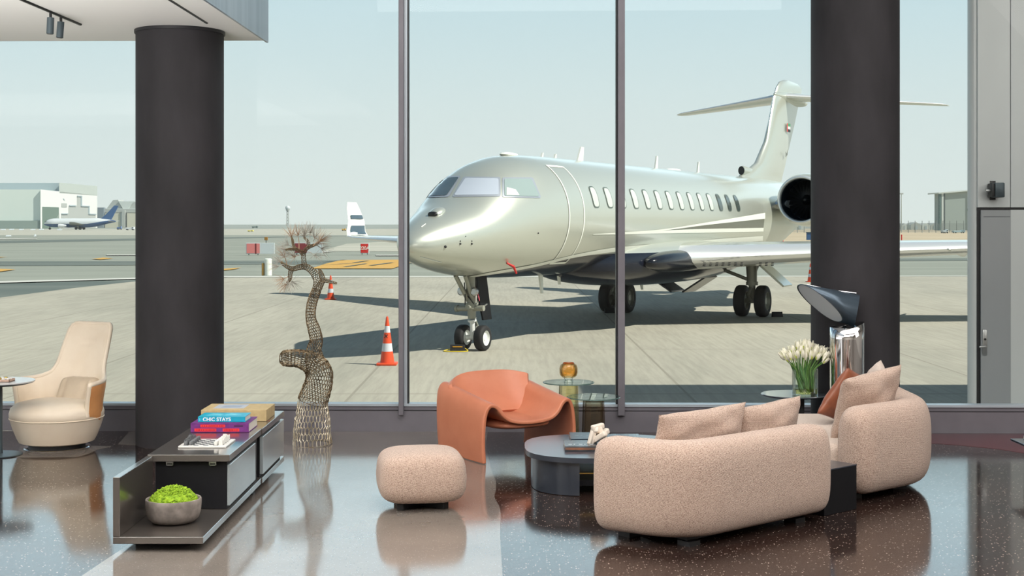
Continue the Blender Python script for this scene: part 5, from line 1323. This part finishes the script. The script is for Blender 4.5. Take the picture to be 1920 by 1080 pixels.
p = hit(950, 493, .0); bm = new(); tube(bm, [p, p+Vector((.12, -.10, -.08)), p+Vector((.20, -.12, -.22))], [.02, .03, .02], 8); obj('probe_cover', bm, mat('cover_red', srgb(196, 40, 36), .6), jet)
for a, b in (((790, 426), (798, 420)), ((788, 481.5), (828, 492)),):
    bm = new(); pts = [hit(a[0]+(b[0]-a[0])*k/8, a[1]+(b[1]-a[1])*k/8, .004) for k in range(9)]; tube(bm, pts, .009, 5); obj('static_strip', bm, M['jet_white'], jet)
# ================================================================== THINGS ON THE APRON AND BEYOND
M['cone_orange'] = mat('cone_orange', srgb(214, 74, 34), .45); M['cone_white'] = mat('cone_white_band', srgb(196, 200, 206), .5)
def cone(name, label, p, h=.90):
    t = thing(name, label, 'traffic cone', p)
    R = lambda f: .132-.112*f
    def body(f0, f1, bm):
        lathe(bm, [(R(f0), h*(.048+.952*f0)), (R(f1), h*(.048+.952*f1))], seg=28)
    segs = [(0, .243, 'cone_orange', 'cone_body'), (.243, .417, 'cone_white', 'reflective_band'), (.417, .647, 'cone_orange', 'cone_body'), (.647, .79, 'cone_white', 'reflective_band')]
    bm = new(); body(0, .243, bm); body(.417, .647, bm); lathe(bm, [(R(.79), h*(.048+.952*.79)), (R(.96), h*.955), (.018, h*.985), (0, h)], seg=28); obj('cone_body', bm, M['cone_orange'], t)
    for a, b in ((.243, .417), (.647, .79)):
        bm = new(); body(a, b, bm); obj('reflective_band', bm, M['cone_white'], t)
    bm = new(); box2(bm, (-.185, -.185, 0), (.185, .185, h*.05), .012, 2); obj('base', bm, M['cone_orange'], t)
    return t
CP = ap(726, 684)
t = cone('traffic_cone', 'large orange and white traffic cone with a black cross, beside the mullion', CP)
bm = new()
for a in (PI/4+.1, -PI/4+.05):
    box(bm, (0, 0, 0), (.085, .004, .014), M4=Matrix.Translation((-.012, -.0885, .535)) @ Matrix.Rotation(-.12, 4, 'X') @ Matrix.Rotation(a, 4, 'Y'))
obj('cross_mark', bm, M['black'], t, smooth=False)
cone('traffic_cone', 'smaller looking distant traffic cone behind the wire tree branches', ap(620, 561.5), .84)
cone('traffic_cone', 'far traffic cone peeping out beside the right column above the lamp', ap(1519.5, 529), .84)
# wheel chocks
def chock(p, rz, label, rope):
    t = thing('wheel_chock', label, 'wheel chock', p, rz)
    bm = new(); prism(bm, [(-.06, 0), (.06, 0), (.03, .14), (-.03, .14)], -.15, .15, .008)
    bmesh.ops.transform(bm, matrix=Matrix.Rotation(PI/2, 4, 'X') @ Matrix.Rotation(PI/2, 4, 'Y'), verts=bm.verts)
    zmin = min(v.co.z for v in bm.verts)
    for v in bm.verts: v.co.z -= zmin
    obj('rubber_block', bm, M['rubber'], t, smooth=False)
    if rope:
        YR = mat('yellow_rope', srgb(214, 190, 60), .6)
        bm = new(); box2(bm, (-.10, -.050, .092), (.10, -.036, .106)); obj('yellow_strip', bm, mat('chock_yellow', srgb(226, 166, 40), .5), t, smooth=False)
        bm = new(); tube(bm, bez([(-.15, .0, .05), (-.27, -.04, .02), (-.24, -.12, .012), (0, -.15, .012), (.16, -.12, .012), (.21, -.03, .02), (.15, .02, .06)], 8), .011, 6); obj('rope', bm, YR, t)
    return t
chock(ap(858, 659), 0, 'black rubber chock with yellow rope at the jet nose wheel', True)
chock(ap(1143, 586.5), .2, 'black wheel chock at the far main gear wheels', False)
chock(ap(1457, 594), .2, 'black wheel chock at the near main gear wheels', False)
# airfield signs
M['sign_red'] = mat('sign_red', srgb(206, 48, 42), .5); M['sign_pink'] = mat('sign_hazed_red', srgb(216, 130, 126), .5); M['sign_white'] = mat('sign_panel_white', srgb(196, 204, 206), .5)  # pink face: red paled by haze, painted into the colour
def sign(label, px0, px1, py0, py1, Yb, face, txt=None, pale=None, post=False):
    k = F/Yb; w_ = (px1-px0)/k; h_ = (py1-py0)/k; xc = ((px0+px1)/2-960)/k; zb = CH-(py1-HY)/k
    t = thing('airfield_sign', label, 'airfield sign', (xc, Yb, AP))
    z0 = zb-AP
    bm = new(); box2(bm, (-w_/2-.06, 0, z0), (w_/2+.06, .22, z0+h_), .01, 1); obj('sign_box', bm, M['sign_white'], t, smooth=False)
    bm = new(); box2(bm, (-w_/2, -.015, z0+.05), (w_/2, .0, z0+h_-.05)); f_ = obj('sign_face', bm, face, t, smooth=False)
    for s in (-.7, .7):
        bm = new(); box2(bm, (s*w_/2-.03, .08, 0), (s*w_/2+.03, .14, z0)); obj('leg', bm, M['black'], t, smooth=False)
    if txt: text('lettering', txt, h_*.46, M['jet_white'], Matrix.Translation((0, -.018, z0+h_/2)) @ RX, f_, .004, .003, .95)
    if post: bm = new(); box2(bm, (w_*.16, -.03, z0-.02), (w_*.25, -.016, z0+h_*.95)); obj('centre_post', bm, mat('maroon_post', srgb(110, 44, 44), .6), t, smooth=False)
    if pale:
        a, b = (pale[0]-960)/k-xc, (pale[1]-960)/k-xc
        bm = new(); box2(bm, (a, .02, z0), (b, .2, z0+h_), .01, 1); obj('blank_panel', bm, M['sign_white'], t, smooth=False)
    return t
sign('red airfield sign reading 220A, on the taxiway left of the mullion', 676.5, 690.5, 456, 475, 118, M['sign_red'], '220A')
sign('pink airfield sign with haze painted into its colour and a pale blank panel, left of the wire tree', 462.5, 487, 455.5, 476, 116, M['sign_pink'], None, (488.5, 514.5), True)
sign('red airfield sign seen through the top branches of the wire tree', 553, 575.5, 455, 475, 117, mat('sign_dull_red', srgb(128, 52, 56), .6), None, (577, 604))
t = thing('marker_post', 'stubby white and ochre marker post on the taxiway edge', 'marker post', ap(500.5, 516.5))
bm = new(); lathe(bm, [(0, 0), (.19, 0), (.19, .82), (.14, .86), (0, .86)], (.06, 0, 0), 20); obj('white_drum', bm, M['jet_white'], t)
bm = new(); box2(bm, (-.25, -.12, 0), (-.12, .12, .62), .02, 1); obj('ochre_bracket', bm, mat('ochre', srgb(150, 118, 60), .6), t, smooth=False)
t = thing('edge_light', 'small amber light on a stalk above the pink sign', 'light', ap(499, 464))
bm = new(); tube(bm, [(0, 0, 0), (0, 0, .8)], .04, 6); obj('stalk', bm, M['black'], t)
bm = new(); box2(bm, (-.18, -.12, .8), (.18, .12, 1.15), .03, 1); obj('lamp_head', bm, mat('amber_lamp', srgb(150, 110, 50), .5), t, smooth=False)
for lab, px, y1, hh, hook in (('red pole with a bent top beside the jet engine', 1468, 460, 17.5, True), ('slim red marker pole in the sand right of the column', 1690.5, 455.5, 15.5, False)):
    p = ap(px, y1); k = F/p.y; t = thing('marker_pole', lab, 'pole', p)
    bm = new(); tube(bm, [(0, 0, 0), (0, 0, hh/k*.85)]+([(-3.6/k, 0, hh/k)] if hook else [(0, 0, hh/k)]), 1.2/k if not hook else 1.4/k, 8); obj('pole', bm, M['sign_red'], t)
    bm = new(); lathe(bm, [(0, 0), (2.6/k, 0), (2.0/k, 2/k), (0, 2/k)], seg=12); obj('foot', bm, M['sign_red'], t)
# blue box at the edge of the sand
p = ap(1517, 450); k = F/p.y; t = thing('blue_cabinet', 'small blue cabinet at the edge of the sand by the column', 'cabinet', p)
bm = new(); box2(bm, (-4/k, 0, 0), (5/k, 6/k, 14/k), .03, 1); obj('box', bm, mat('cabinet_blue', srgb(46, 84, 130), .5), t, smooth=False)
bm = new(); box2(bm, (-5/k, -.1, 13.6/k), (6/k, 6.5/k, 15/k)); obj('lid', bm, M['slate'], t, smooth=False)

# ---- big hangar on the left
HGa, HGb = Vector((-265, 780, 0)), Vector((-279, 925, 0))
def onface(px, py, off=0.0):
    d = Vector(((px-960)/F, 1, -(py-HY)/F)); nrm = Vector((HGb.y-HGa.y, -(HGb.x-HGa.x), 0)).normalized()
    s = (HGa-Vector((0, 0, CH))).dot(nrm)/d.dot(nrm); return Vector((0, 0, CH))+d*s+nrm*off
t = thing('hangar', 'large pale hangar with stepped white end wall behind the airliner', 'building', (HGa.x, HGa.y, AP))
def hb_(poly, z0, z1, nm, m_):
    bm = new(); prism(bm, [(p[0]-HGa.x, p[1]-HGa.y) for p in poly], z0, z1); return obj(nm, bm, m_, t, smooth=False)
HW = noisy('hangar_side_sheet', srgb(216, 228, 220), srgb(222, 232, 225), .05, .7, (1, 1, .1)); HD = mat('hangar_band', srgb(156, 172, 178), .7); HWh = mat('hangar_white', srgb(220, 222, 218), .7); HG = mat('hangar_grey', srgb(168, 172, 168), .7)
hb_([(-265, 780), (-279, 925), (-470, 925), (-470, 780)], 0, 22.0, 'side_wall', HW)
hb_([(-265.2, 779.8), (-265.2, 779), (-470, 779), (-470, 779.8)], 0, 4.5, 'side_base_band', mat('hangar_base', srgb(140, 156, 148), .7))
hb_([(-271.2, 830), (-280.5, 925), (-470, 925), (-470, 830)], 22.0, 27.2, 'upper_storey', HD)
def facep(poly, off, nm, m_, th=.4):
    bm = new(); o_ = Vector((HGa.x, HGa.y, AP)); a = [bm.verts.new(onface(x, y, off)-o_) for x, y in poly]; b = [bm.verts.new(onface(x, y, off-th)-o_) for x, y in poly]
    bm.faces.new(a); bm.faces.new(b[::-1])
    for i in range(len(a)): j = (i+1) % len(a); bm.faces.new((a[i], b[i], b[j], a[j]))
    for v in bm.verts: v.co.z = max(0, v.co.z)
    return obj(nm, bm, m_, t, smooth=False)
facep([(75.3, 428.6), (75.3, 355.3), (181.5, 366.6), (181.5, 427.6)], .3, 'end_wall', HWh, .2)
facep([(110.5, 362), (110.5, 342.5), (181.5, 349), (181.5, 367)], .3, 'upper_end_panel', mat('hangar_upper', srgb(176, 184, 178), .7), .3)
facep([(78, 428.4), (78, 387.8), (109, 388.6), (109, 428.2)], .45, 'door_recess', mat('recess', srgb(96, 116, 104), .8), .1)
facep([(93, 428.4), (109, 400), (109, 428.2)], .6, 'recess_wall', mat('recess_light', srgb(128, 142, 132), .8), .1)
facep([(113.5, 428.2), (113.5, 401), (127.5, 401), (127.5, 386), (143.5, 386), (143.5, 367.8), (151, 368.4), (151, 386.4), (165, 386.6), (165, 401.4), (178, 401.8), (178, 427.7)], .5, 'stepped_door', HG, .1)
for poly in ([(113.5, 400), (125, 400), (125, 401.8), (113.5, 401.8)], [(128, 384.6), (140, 384.8), (140, 386.8), (128, 386.6)], [(143.2, 366.6), (151, 367.4), (151, 369), (143.2, 368.4)], [(151, 385.4), (165, 386), (165, 387.6), (151, 387.2)], [(164.5, 400.4), (178, 401), (178, 402.6), (164.5, 402.2)], [(149.6, 367), (151.2, 367.2), (151.2, 387), (149.6, 387)], [(163.8, 386), (165.4, 386), (165.4, 402), (163.8, 402)]):
    facep(poly, 1.0, 'door_head', HD, .5)
facep([(114, 381), (124, 381.4), (124, 388.6), (114, 388.4)], .5, 'wall_vent', HG, .1); facep([(117, 372), (119.2, 373), (120, 376), (118.4, 375.4)], .5, 'wall_logo', HD, .1)
# second row of buildings
t = thing('terminal_building', 'low pale building with peaked roofs behind the airliner tail', 'building', (-270, 960, AP))
q = lambda x, y, Y=960: Vector(((x-960)*Y/F+270, Y-960, CH-(y-HY)*Y/F-AP))
def slab(nm, poly, m_, Y=960, dp=20):
    bm = new(); a = [bm.verts.new(q(x, y, Y)) for x, y in poly]; b = [bm.verts.new(q(x, y, Y)+Vector((0, dp, 0))) for x, y in poly]
    bm.faces.new(a); bm.faces.new(b[::-1])
    for i in range(len(a)): j = (i+1) % len(a); bm.faces.new((a[i], b[i], b[j], a[j]))
    for v in bm.verts: v.co.z = max(0, v.co.z)
    return obj(nm, bm, m_, t, smooth=False)
TB = mat('terminal_beige', srgb(200, 198, 180), .8); TG_ = mat('terminal_grey', srgb(168, 174, 170), .8); TW = mat('terminal_white', srgb(196, 204, 200), .8)
slab('wall', [(182, 427.2), (182, 391), (395, 391), (395, 427.2)], TW); slab('grey_block', [(182.5, 427), (182.5, 389), (194.5, 389), (194.5, 427)], mat('terminal_slate', srgb(120, 134, 144), .8), 955, 4)
slab('roof_band', [(195, 398.5), (195, 392), (395, 392), (395, 398.5)], TG_, 957, 3)
slab('peaked_roof', [(200, 391), (212, 375), (221, 374.5), (229, 391)], TG_, 962, 14); slab('flared_roof', [(230, 391), (222, 377.5), (249, 377.5), (242, 391)], TW, 961, 14); slab('peaked_roof', [(243, 391), (252, 380), (270, 378), (284, 391)], TG_, 962, 14)
for a, b in ((197, 226), (238, 262), (268, 292), (298, 322)):
    slab('hangar_door', [(a, 427.2), (a, 399.5), (b, 399.5), (b, 427.2)], TB, 956, 2)
for x in (228, 264, 294): slab('pier', [(x, 427.2), (x, 394), (x+6, 394), (x+6, 427.2)], TG_, 955, 2)
slab('dark_gap', [(226, 427.2), (226, 399.5), (228.4, 399.5), (228.4, 427.2)], HD, 955.5, 2)
# airliner with a blue tail
AY = 636; AK = AY/F
t = thing('airliner', 'white airliner with blue belly and blue tail in front of the hangar', 'airplane', ((150-960)*AK, AY, AP))
ax = lambda px: (px-150)*AK
az = lambda py: CH-(py-HY)*AK-AP
APM = mat('airliner_paint', srgb(206, 212, 214), .35); BL = mat('airliner_blue', srgb(38, 84, 134), .35)
n, l, b_n = nodes(APM); tcn = n.new('ShaderNodeTexCoord'); sp = n.new('ShaderNodeSeparateXYZ'); l.new(tcn.outputs['Object'], sp.inputs[0])
edge_ = mth(n, l, 'ADD', az(420.0), mth(n, l, 'MULTIPLY', mth(n, l, 'MAXIMUM', mth(n, l, 'SUBTRACT', sp.outputs[0], ax(165)), 0), .17))
l.new(mix(APM, mth(n, l, 'LESS_THAN', sp.outputs[2], edge_), srgb(206, 212, 214), srgb(34, 76, 124)), b_n.inputs['Base Color'])
tab = [(82, 420.5, .3), (84, 420, 2.2), (88, 418.5, 5), (94, 418, 7.2), (102, 418, 8.4), (165, 418, 8.6), (180, 417, 8.0), (195, 415.8, 5.6), (208, 415, 3.2), (217, 415.2, 1.2)]
bm = new(); rg = []
for k in range(50):
    px = 82+135*k/49; c_, r_ = lerp_tab(tab, px); rg.append([Vector((ax(px), r_*AK*math.cos(a), az(c_)+r_*AK*math.sin(a))) for a in [2*PI*i/24 for i in range(24)]])
rings_mesh(bm, rg); obj('fuselage', bm, APM, t, angle=60)
bm = new(); prism(bm, [(ax(188), az(412)), (ax(203), az(398)), (ax(214.5), az(385.2)), (ax(222.5), az(385.8)), (ax(208), az(413.5))], -.35, .35)
bmesh.ops.transform(bm, matrix=Matrix.Rotation(PI/2, 4, 'X'), verts=bm.verts); obj('tail_fin', bm, BL, t, smooth=False)
for s in (-1, 1):
    bm = new(); rings_mesh(bm, [[Vector((ax(132)+x*30*AK, s*1.5, az(422)+y*30*AK)) for x, y in airfoil(10, .1)], [Vector((ax(152)+x*10*AK, s*17, az(416.5)+y*10*AK)) for x, y in airfoil(10, .1)]]); obj('wing', bm, mat('airliner_wing', srgb(150, 156, 154), .5), t, angle=60)
    bm = new(); rings_mesh(bm, [[Vector((ax(203)+x*13*AK, s*.5, az(415)+y*13*AK)) for x, y in airfoil(10, .1)], [Vector((ax(212)+x*6*AK, s*6.5, az(414)+y*6*AK)) for x, y in airfoil(10, .1)]]); obj('tailplane', bm, mat('airliner_tailplane', srgb(160, 166, 164), .5), t, angle=60)
    bm = new(); tube(bm, [(ax(118), s*6.2, az(423.5)), (ax(121), s*6.2, az(423.5)), (ax(127), s*6.2, az(423.5)), (ax(132), s*6.2, az(423))], [3.4*AK, 3.8*AK, 3.2*AK, 1.6*AK], 18); obj('engine', bm, mat('engine_white', srgb(206, 210, 212), .4), t)
    for px in (146, 154):
        bm = new(); lathe(bm, [(0, -.3), (.62, -.3), (.62, .3), (0, .3)], seg=16, M4=Matrix.Translation((ax(px), s*2.6, .62)) @ Matrix.Rotation(PI/2, 4, 'X')); obj('wheel', bm, M['rubber'], t)
    bm = new(); tube(bm, [(ax(150), s*2.6, .6), (ax(149), s*2.4, az(424))], .4, 8); obj('gear_strut', bm, M['gear'], t)
bm = new(); lathe(bm, [(0, -.25), (.5, -.25), (.5, .25), (0, .25)], seg=16, M4=Matrix.Translation((ax(93.5), 0, .5)) @ Matrix.Rotation(PI/2, 4, 'X')); obj('nose_wheel', bm, M['rubber'], t)
bm = new(); tube(bm, [(ax(93.5), 0, .5), (ax(92.5), 0, az(424))], .22, 8); obj('nose_strut', bm, M['gear'], t)
bm = new(); box2(bm, (ax(85.5), -1.35, az(415.6)), (ax(88.5), 1.35, az(414.4)), .05, 1); obj('cockpit_glass', bm, M['slate'], t, smooth=False)
# small vehicles, barriers
def vehicle(px, py, ln, h, c, label, name='service_vehicle'):
    p = ap(px, py); k = F/p.y; L_, H = ln/k, h/k; t = thing(name, label, 'vehicle', p)
    bm = new(); box2(bm, (-L_/2, -1, H*.22), (L_*.2, 1, H*.8), .08, 1); obj('load_body', bm, mat('vehicle_paint', c, .4), t, smooth=False)
    bm = new(); box2(bm, (L_*.22, -1, H*.22), (L_/2, 1, H), .12, 2); cb_ = obj('cab', bm, mat('vehicle_cab', tuple(min(1, q*1.2) for q in c), .35), t, smooth=False)
    bm = new(); box2(bm, (L_*.27, -1.02, H*.58), (L_*.46, 1.02, H*.9)); obj('cab_window', bm, M['slate'], cb_, smooth=False)
    for x in (-L_*.32, L_*.34):
        for s in (-1, 1):
            bm = new(); lathe(bm, [(0, -.12), (H*.2, -.12), (H*.2, .12), (0, .12)], seg=14, M4=Matrix.Translation((x, s*.9, H*.2)) @ Matrix.Rotation(PI/2, 4, 'X')); obj('wheel', bm, M['rubber'], t)
vehicle(478, 427.6, 11, 4, srgb(88, 110, 104), 'dark green truck far off on the airfield, left of the radar tower')
vehicle(470, 434.5, 10, 3.4, srgb(214, 200, 80), 'small yellow vehicle far off, above the pink sign')
vehicle(645, 433, 7, 5, srgb(200, 156, 60), 'small ochre vehicle far off beside the winglet')
vehicle(244, 431.5, 16, 6, srgb(196, 202, 206), 'white service truck far off near the left column')
vehicle(224, 430.5, 8, 6, srgb(90, 116, 158), 'little blue and white vehicle under the airliner tail')
vehicle(1771, 437.4, 10, 7, srgb(176, 186, 190), 'white pickup parked by the fence at the right hangar')
vehicle(1797, 437.3, 22, 6, srgb(150, 172, 178), 'pale tanker truck in front of the right hangar')
for i, (px, py) in enumerate(((6, 431.6), (22, 431.4), (40, 431.6), (62, 431.6), (78, 431.4), (112, 431.8), (16, 443.5), (66, 444))):
    p = ap(px, py); k = F/p.y; t = thing('concrete_barrier', 'white concrete barrier on the far airfield, %s' % ('in the row before the hangar' if i < 6 else 'nearer, by itself left' if i == 6 else 'upright one by itself right'), 'barrier', p, 0, 'barriers before the hangar' if i < 6 else None)
    wd = 8/k if i != 7 else 1.6/k; hh = (2.6 if i != 7 else 5)/k
    bm = new(); prism(bm, [(-.9, 0), (.9, 0), (.35, hh*.4), (.25, hh), (-.25, hh), (-.35, hh*.4)], -wd/2, wd/2)
    bmesh.ops.transform(bm, matrix=Matrix.Rotation(PI/2, 4, 'Z') @ Matrix.Rotation(PI/2, 4, 'X'), verts=bm.verts); obj('block', bm, M['sign_white'], t, smooth=False)
    bm = new(); box2(bm, (-wd/2, -.95, 0), (wd/2, .95, hh*.12)); obj('foot_rail', bm, HG, t, smooth=False)
# radar tower on the horizon
RY = 2300; RK = RY/F; t = thing('radar_tower', 'slim radar tower with a white ball on the horizon', 'tower', ((539.5-960)*RK, RY, AP))
bm = new(); superell(bm, (0, 0, CH-(390-HY)*RK-AP), (4.6*RK, 4.6*RK, 4.6*RK), 2, 24, 14); obj('radome', bm, M['sign_white'], t, angle=80)
bm = new(); H0 = CH-(394-HY)*RK-AP; lathe(bm, [(3.2*RK, H0-1), (3.6*RK, H0+1), (0, H0+1.2)], seg=16); obj('platform', bm, HG, t)
bm = new()
for a in range(4):
    c_, s_ = math.cos(a*PI/2+.7), math.sin(a*PI/2+.7); tube(bm, [(c_*2.6*RK, s_*2.6*RK, 0), (c_*1.8*RK, s_*1.8*RK, H0)], .55, 6)
    for j in range(5):
        a2 = (a+1)*PI/2+.7; r_ = (2.6-.8*j/5)*RK; tube(bm, [(c_*r_, s_*r_, H0*j/5), (math.cos(a2)*r_*.97, math.sin(a2)*r_*.97, H0*(j+1)/5)], .35, 5)
obj('lattice_mast', bm, HG, t)
# right side: hangar frame, fence, light mast, tents
RH = 560; rk = RH/F; t = thing('frame_building', 'pale grey hangar with open frame edges at the right edge', 'building', ((1790-960)*rk, RH, AP))
rx_ = lambda px: (px-1790)*rk
rz_ = lambda py: CH-(py-HY)*rk-AP
bm = new(); prism(bm, [(rx_(1772), 0), (rx_(1815), 0), (rx_(1815), rz_(357)), (rx_(1772), rz_(361))], 0, 14)
bmesh.ops.transform(bm, matrix=Matrix.Rotation(PI/2, 4, 'X') @ Matrix.Diagonal((1, 1, -1, 1)), verts=bm.verts); obj('wall', bm, mat('frame_building_wall', srgb(150, 162, 158), .7), t, smooth=False)
bm = new(); prism(bm, [(rx_(1759), rz_(363.5)), (rx_(1826), rz_(357.5)), (rx_(1826), rz_(355.5)), (rx_(1759), rz_(361))], -1, 14)
bmesh.ops.transform(bm, matrix=Matrix.Rotation(PI/2, 4, 'X') @ Matrix.Diagonal((1, 1, -1, 1)), verts=bm.verts); obj('roof', bm, TW, t, smooth=False)
for a, b, m_ in ((1761, 1764.5, mat('frame_teal', srgb(84, 110, 108), .7)), (1765, 1768.5, TW), (1769, 1770.5, mat('frame_dark', srgb(84, 96, 98), .7)), (1816, 1819, HD), (1820, 1826, TW)):
    bm = new(); box2(bm, (rx_(a), -.5, 0), (rx_(b), 1.5, rz_(362 if a < 1800 else 357.6))); obj('frame_column', bm, m_, t, smooth=False)
for i in range(9):
    y = 425-7*i; bm = new(); box2(bm, (rx_(1761), -.4, rz_(y)), (rx_(1771), .2, rz_(y-.8))); obj('frame_rail', bm, HG, t, smooth=False)
FY = 410; fk = FY/F; t = thing('perimeter_fence', 'wire mesh perimeter fence with grey posts along the sand', 'fence', ((1600-960)*fk, FY, AP))
fx = lambda px: (px-1600)*fk
PMt = mat('fence_post', srgb(120, 130, 128), .6)
pb = None
for i in range(34):
    px = 1430+13*i
    if pb is None:
        bm = new(); tube(bm, [(0, 0, 0), (0, 0, 3.6)], .09, 6); pb = obj('post', bm, PMt, t); pb.location = (fx(px), 0, 0)
    else: o_ = pb.copy(); col.objects.link(o_); o_.parent = t; o_.location = (fx(px), 0, 0)
bm = new()
for k in range(9): box2(bm, (fx(1430), -.015, .25+.3*k), (fx(1859), .015, .29+.3*k))
for k in range(430): box2(bm, (fx(1430+k), -.012, .1), (fx(1430+k)+.035, .012, 2.8))
obj('wire_mesh', bm, PMt, t, smooth=False)
t = thing('light_mast', 'tall thin light mast behind the fence, right of the column', 'light mast', ((1690-960)*.2, 520, AP))
bm = new(); tube(bm, [(0, 0, 0), (0, 0, CH-(363-HY)*.2-AP)], [.28, .14], 8); obj('mast', bm, TG_, t)
bm = new(); z_ = CH-(363-HY)*.2-AP; box2(bm, (-.7, -.3, z_-.3), (.7, .3, z_+.25), .05, 1); obj('lamp_head', bm, TG_, t, smooth=False)
for i, (px, w_, h_, c) in enumerate(((1718, 19, 8, TG_), (1736, 16, 6, TW), (1696, 8, 5.5, TW), (1752, 14, 6.5, TG_), (1478, 22, 7, TG_), (1500, 18, 6, TW))):
    Y = 640; k = F/Y; t = thing('storage_tent', '%s peaked storage tent behind the fence, %s' % (('grey' if c is TG_ else 'white'), ('tallest right of the column', 'mid right of the column', 'nearest the column edge', 'next to the frame building', 'under the jet engine, left', 'under the jet engine, right')[i]), 'tent', ((px-960)/k, Y, AP))
    bm = new(); prism(bm, [(-w_/2/k, 0), (w_/2/k, 0), (w_/2/k, h_*.35/k+1.5), (0, h_/k+1.5), (-w_/2/k, h_*.35/k+1.5)], 0, 10)
    bmesh.ops.transform(bm, matrix=Matrix.Rotation(PI/2, 4, 'X') @ Matrix.Diagonal((1, 1, -1, 1)), verts=bm.verts); obj('canvas', bm, c, t, smooth=False)
    bm = new(); box2(bm, (-w_*.12/k, -.2, 0), (w_*.12/k, .0, 1.8)); obj('entrance', bm, HD, t, smooth=False)

# ---- pale heat haze over the airfield
hz = bpy.data.materials.new('airfield_haze'); hz.use_nodes = True; hn = hz.node_tree.nodes; hn.clear()
ho_ = hn.new('ShaderNodeOutputMaterial'); hv = hn.new('ShaderNodeVolumeScatter'); hv.inputs['Density'].default_value = .00022; hv.inputs['Color'].default_value = (.86, .93, .92, 1)
hz.node_tree.links.new(hv.outputs[0], ho_.inputs['Volume'])
bm = new(); box2(bm, (-1300, 160, AP+.01), (1300, 1150, 90)); o_ = obj('haze', bm, hz, smooth=False); tag(o_, 'pale heat haze over the far airfield', 'haze', None, 'stuff')
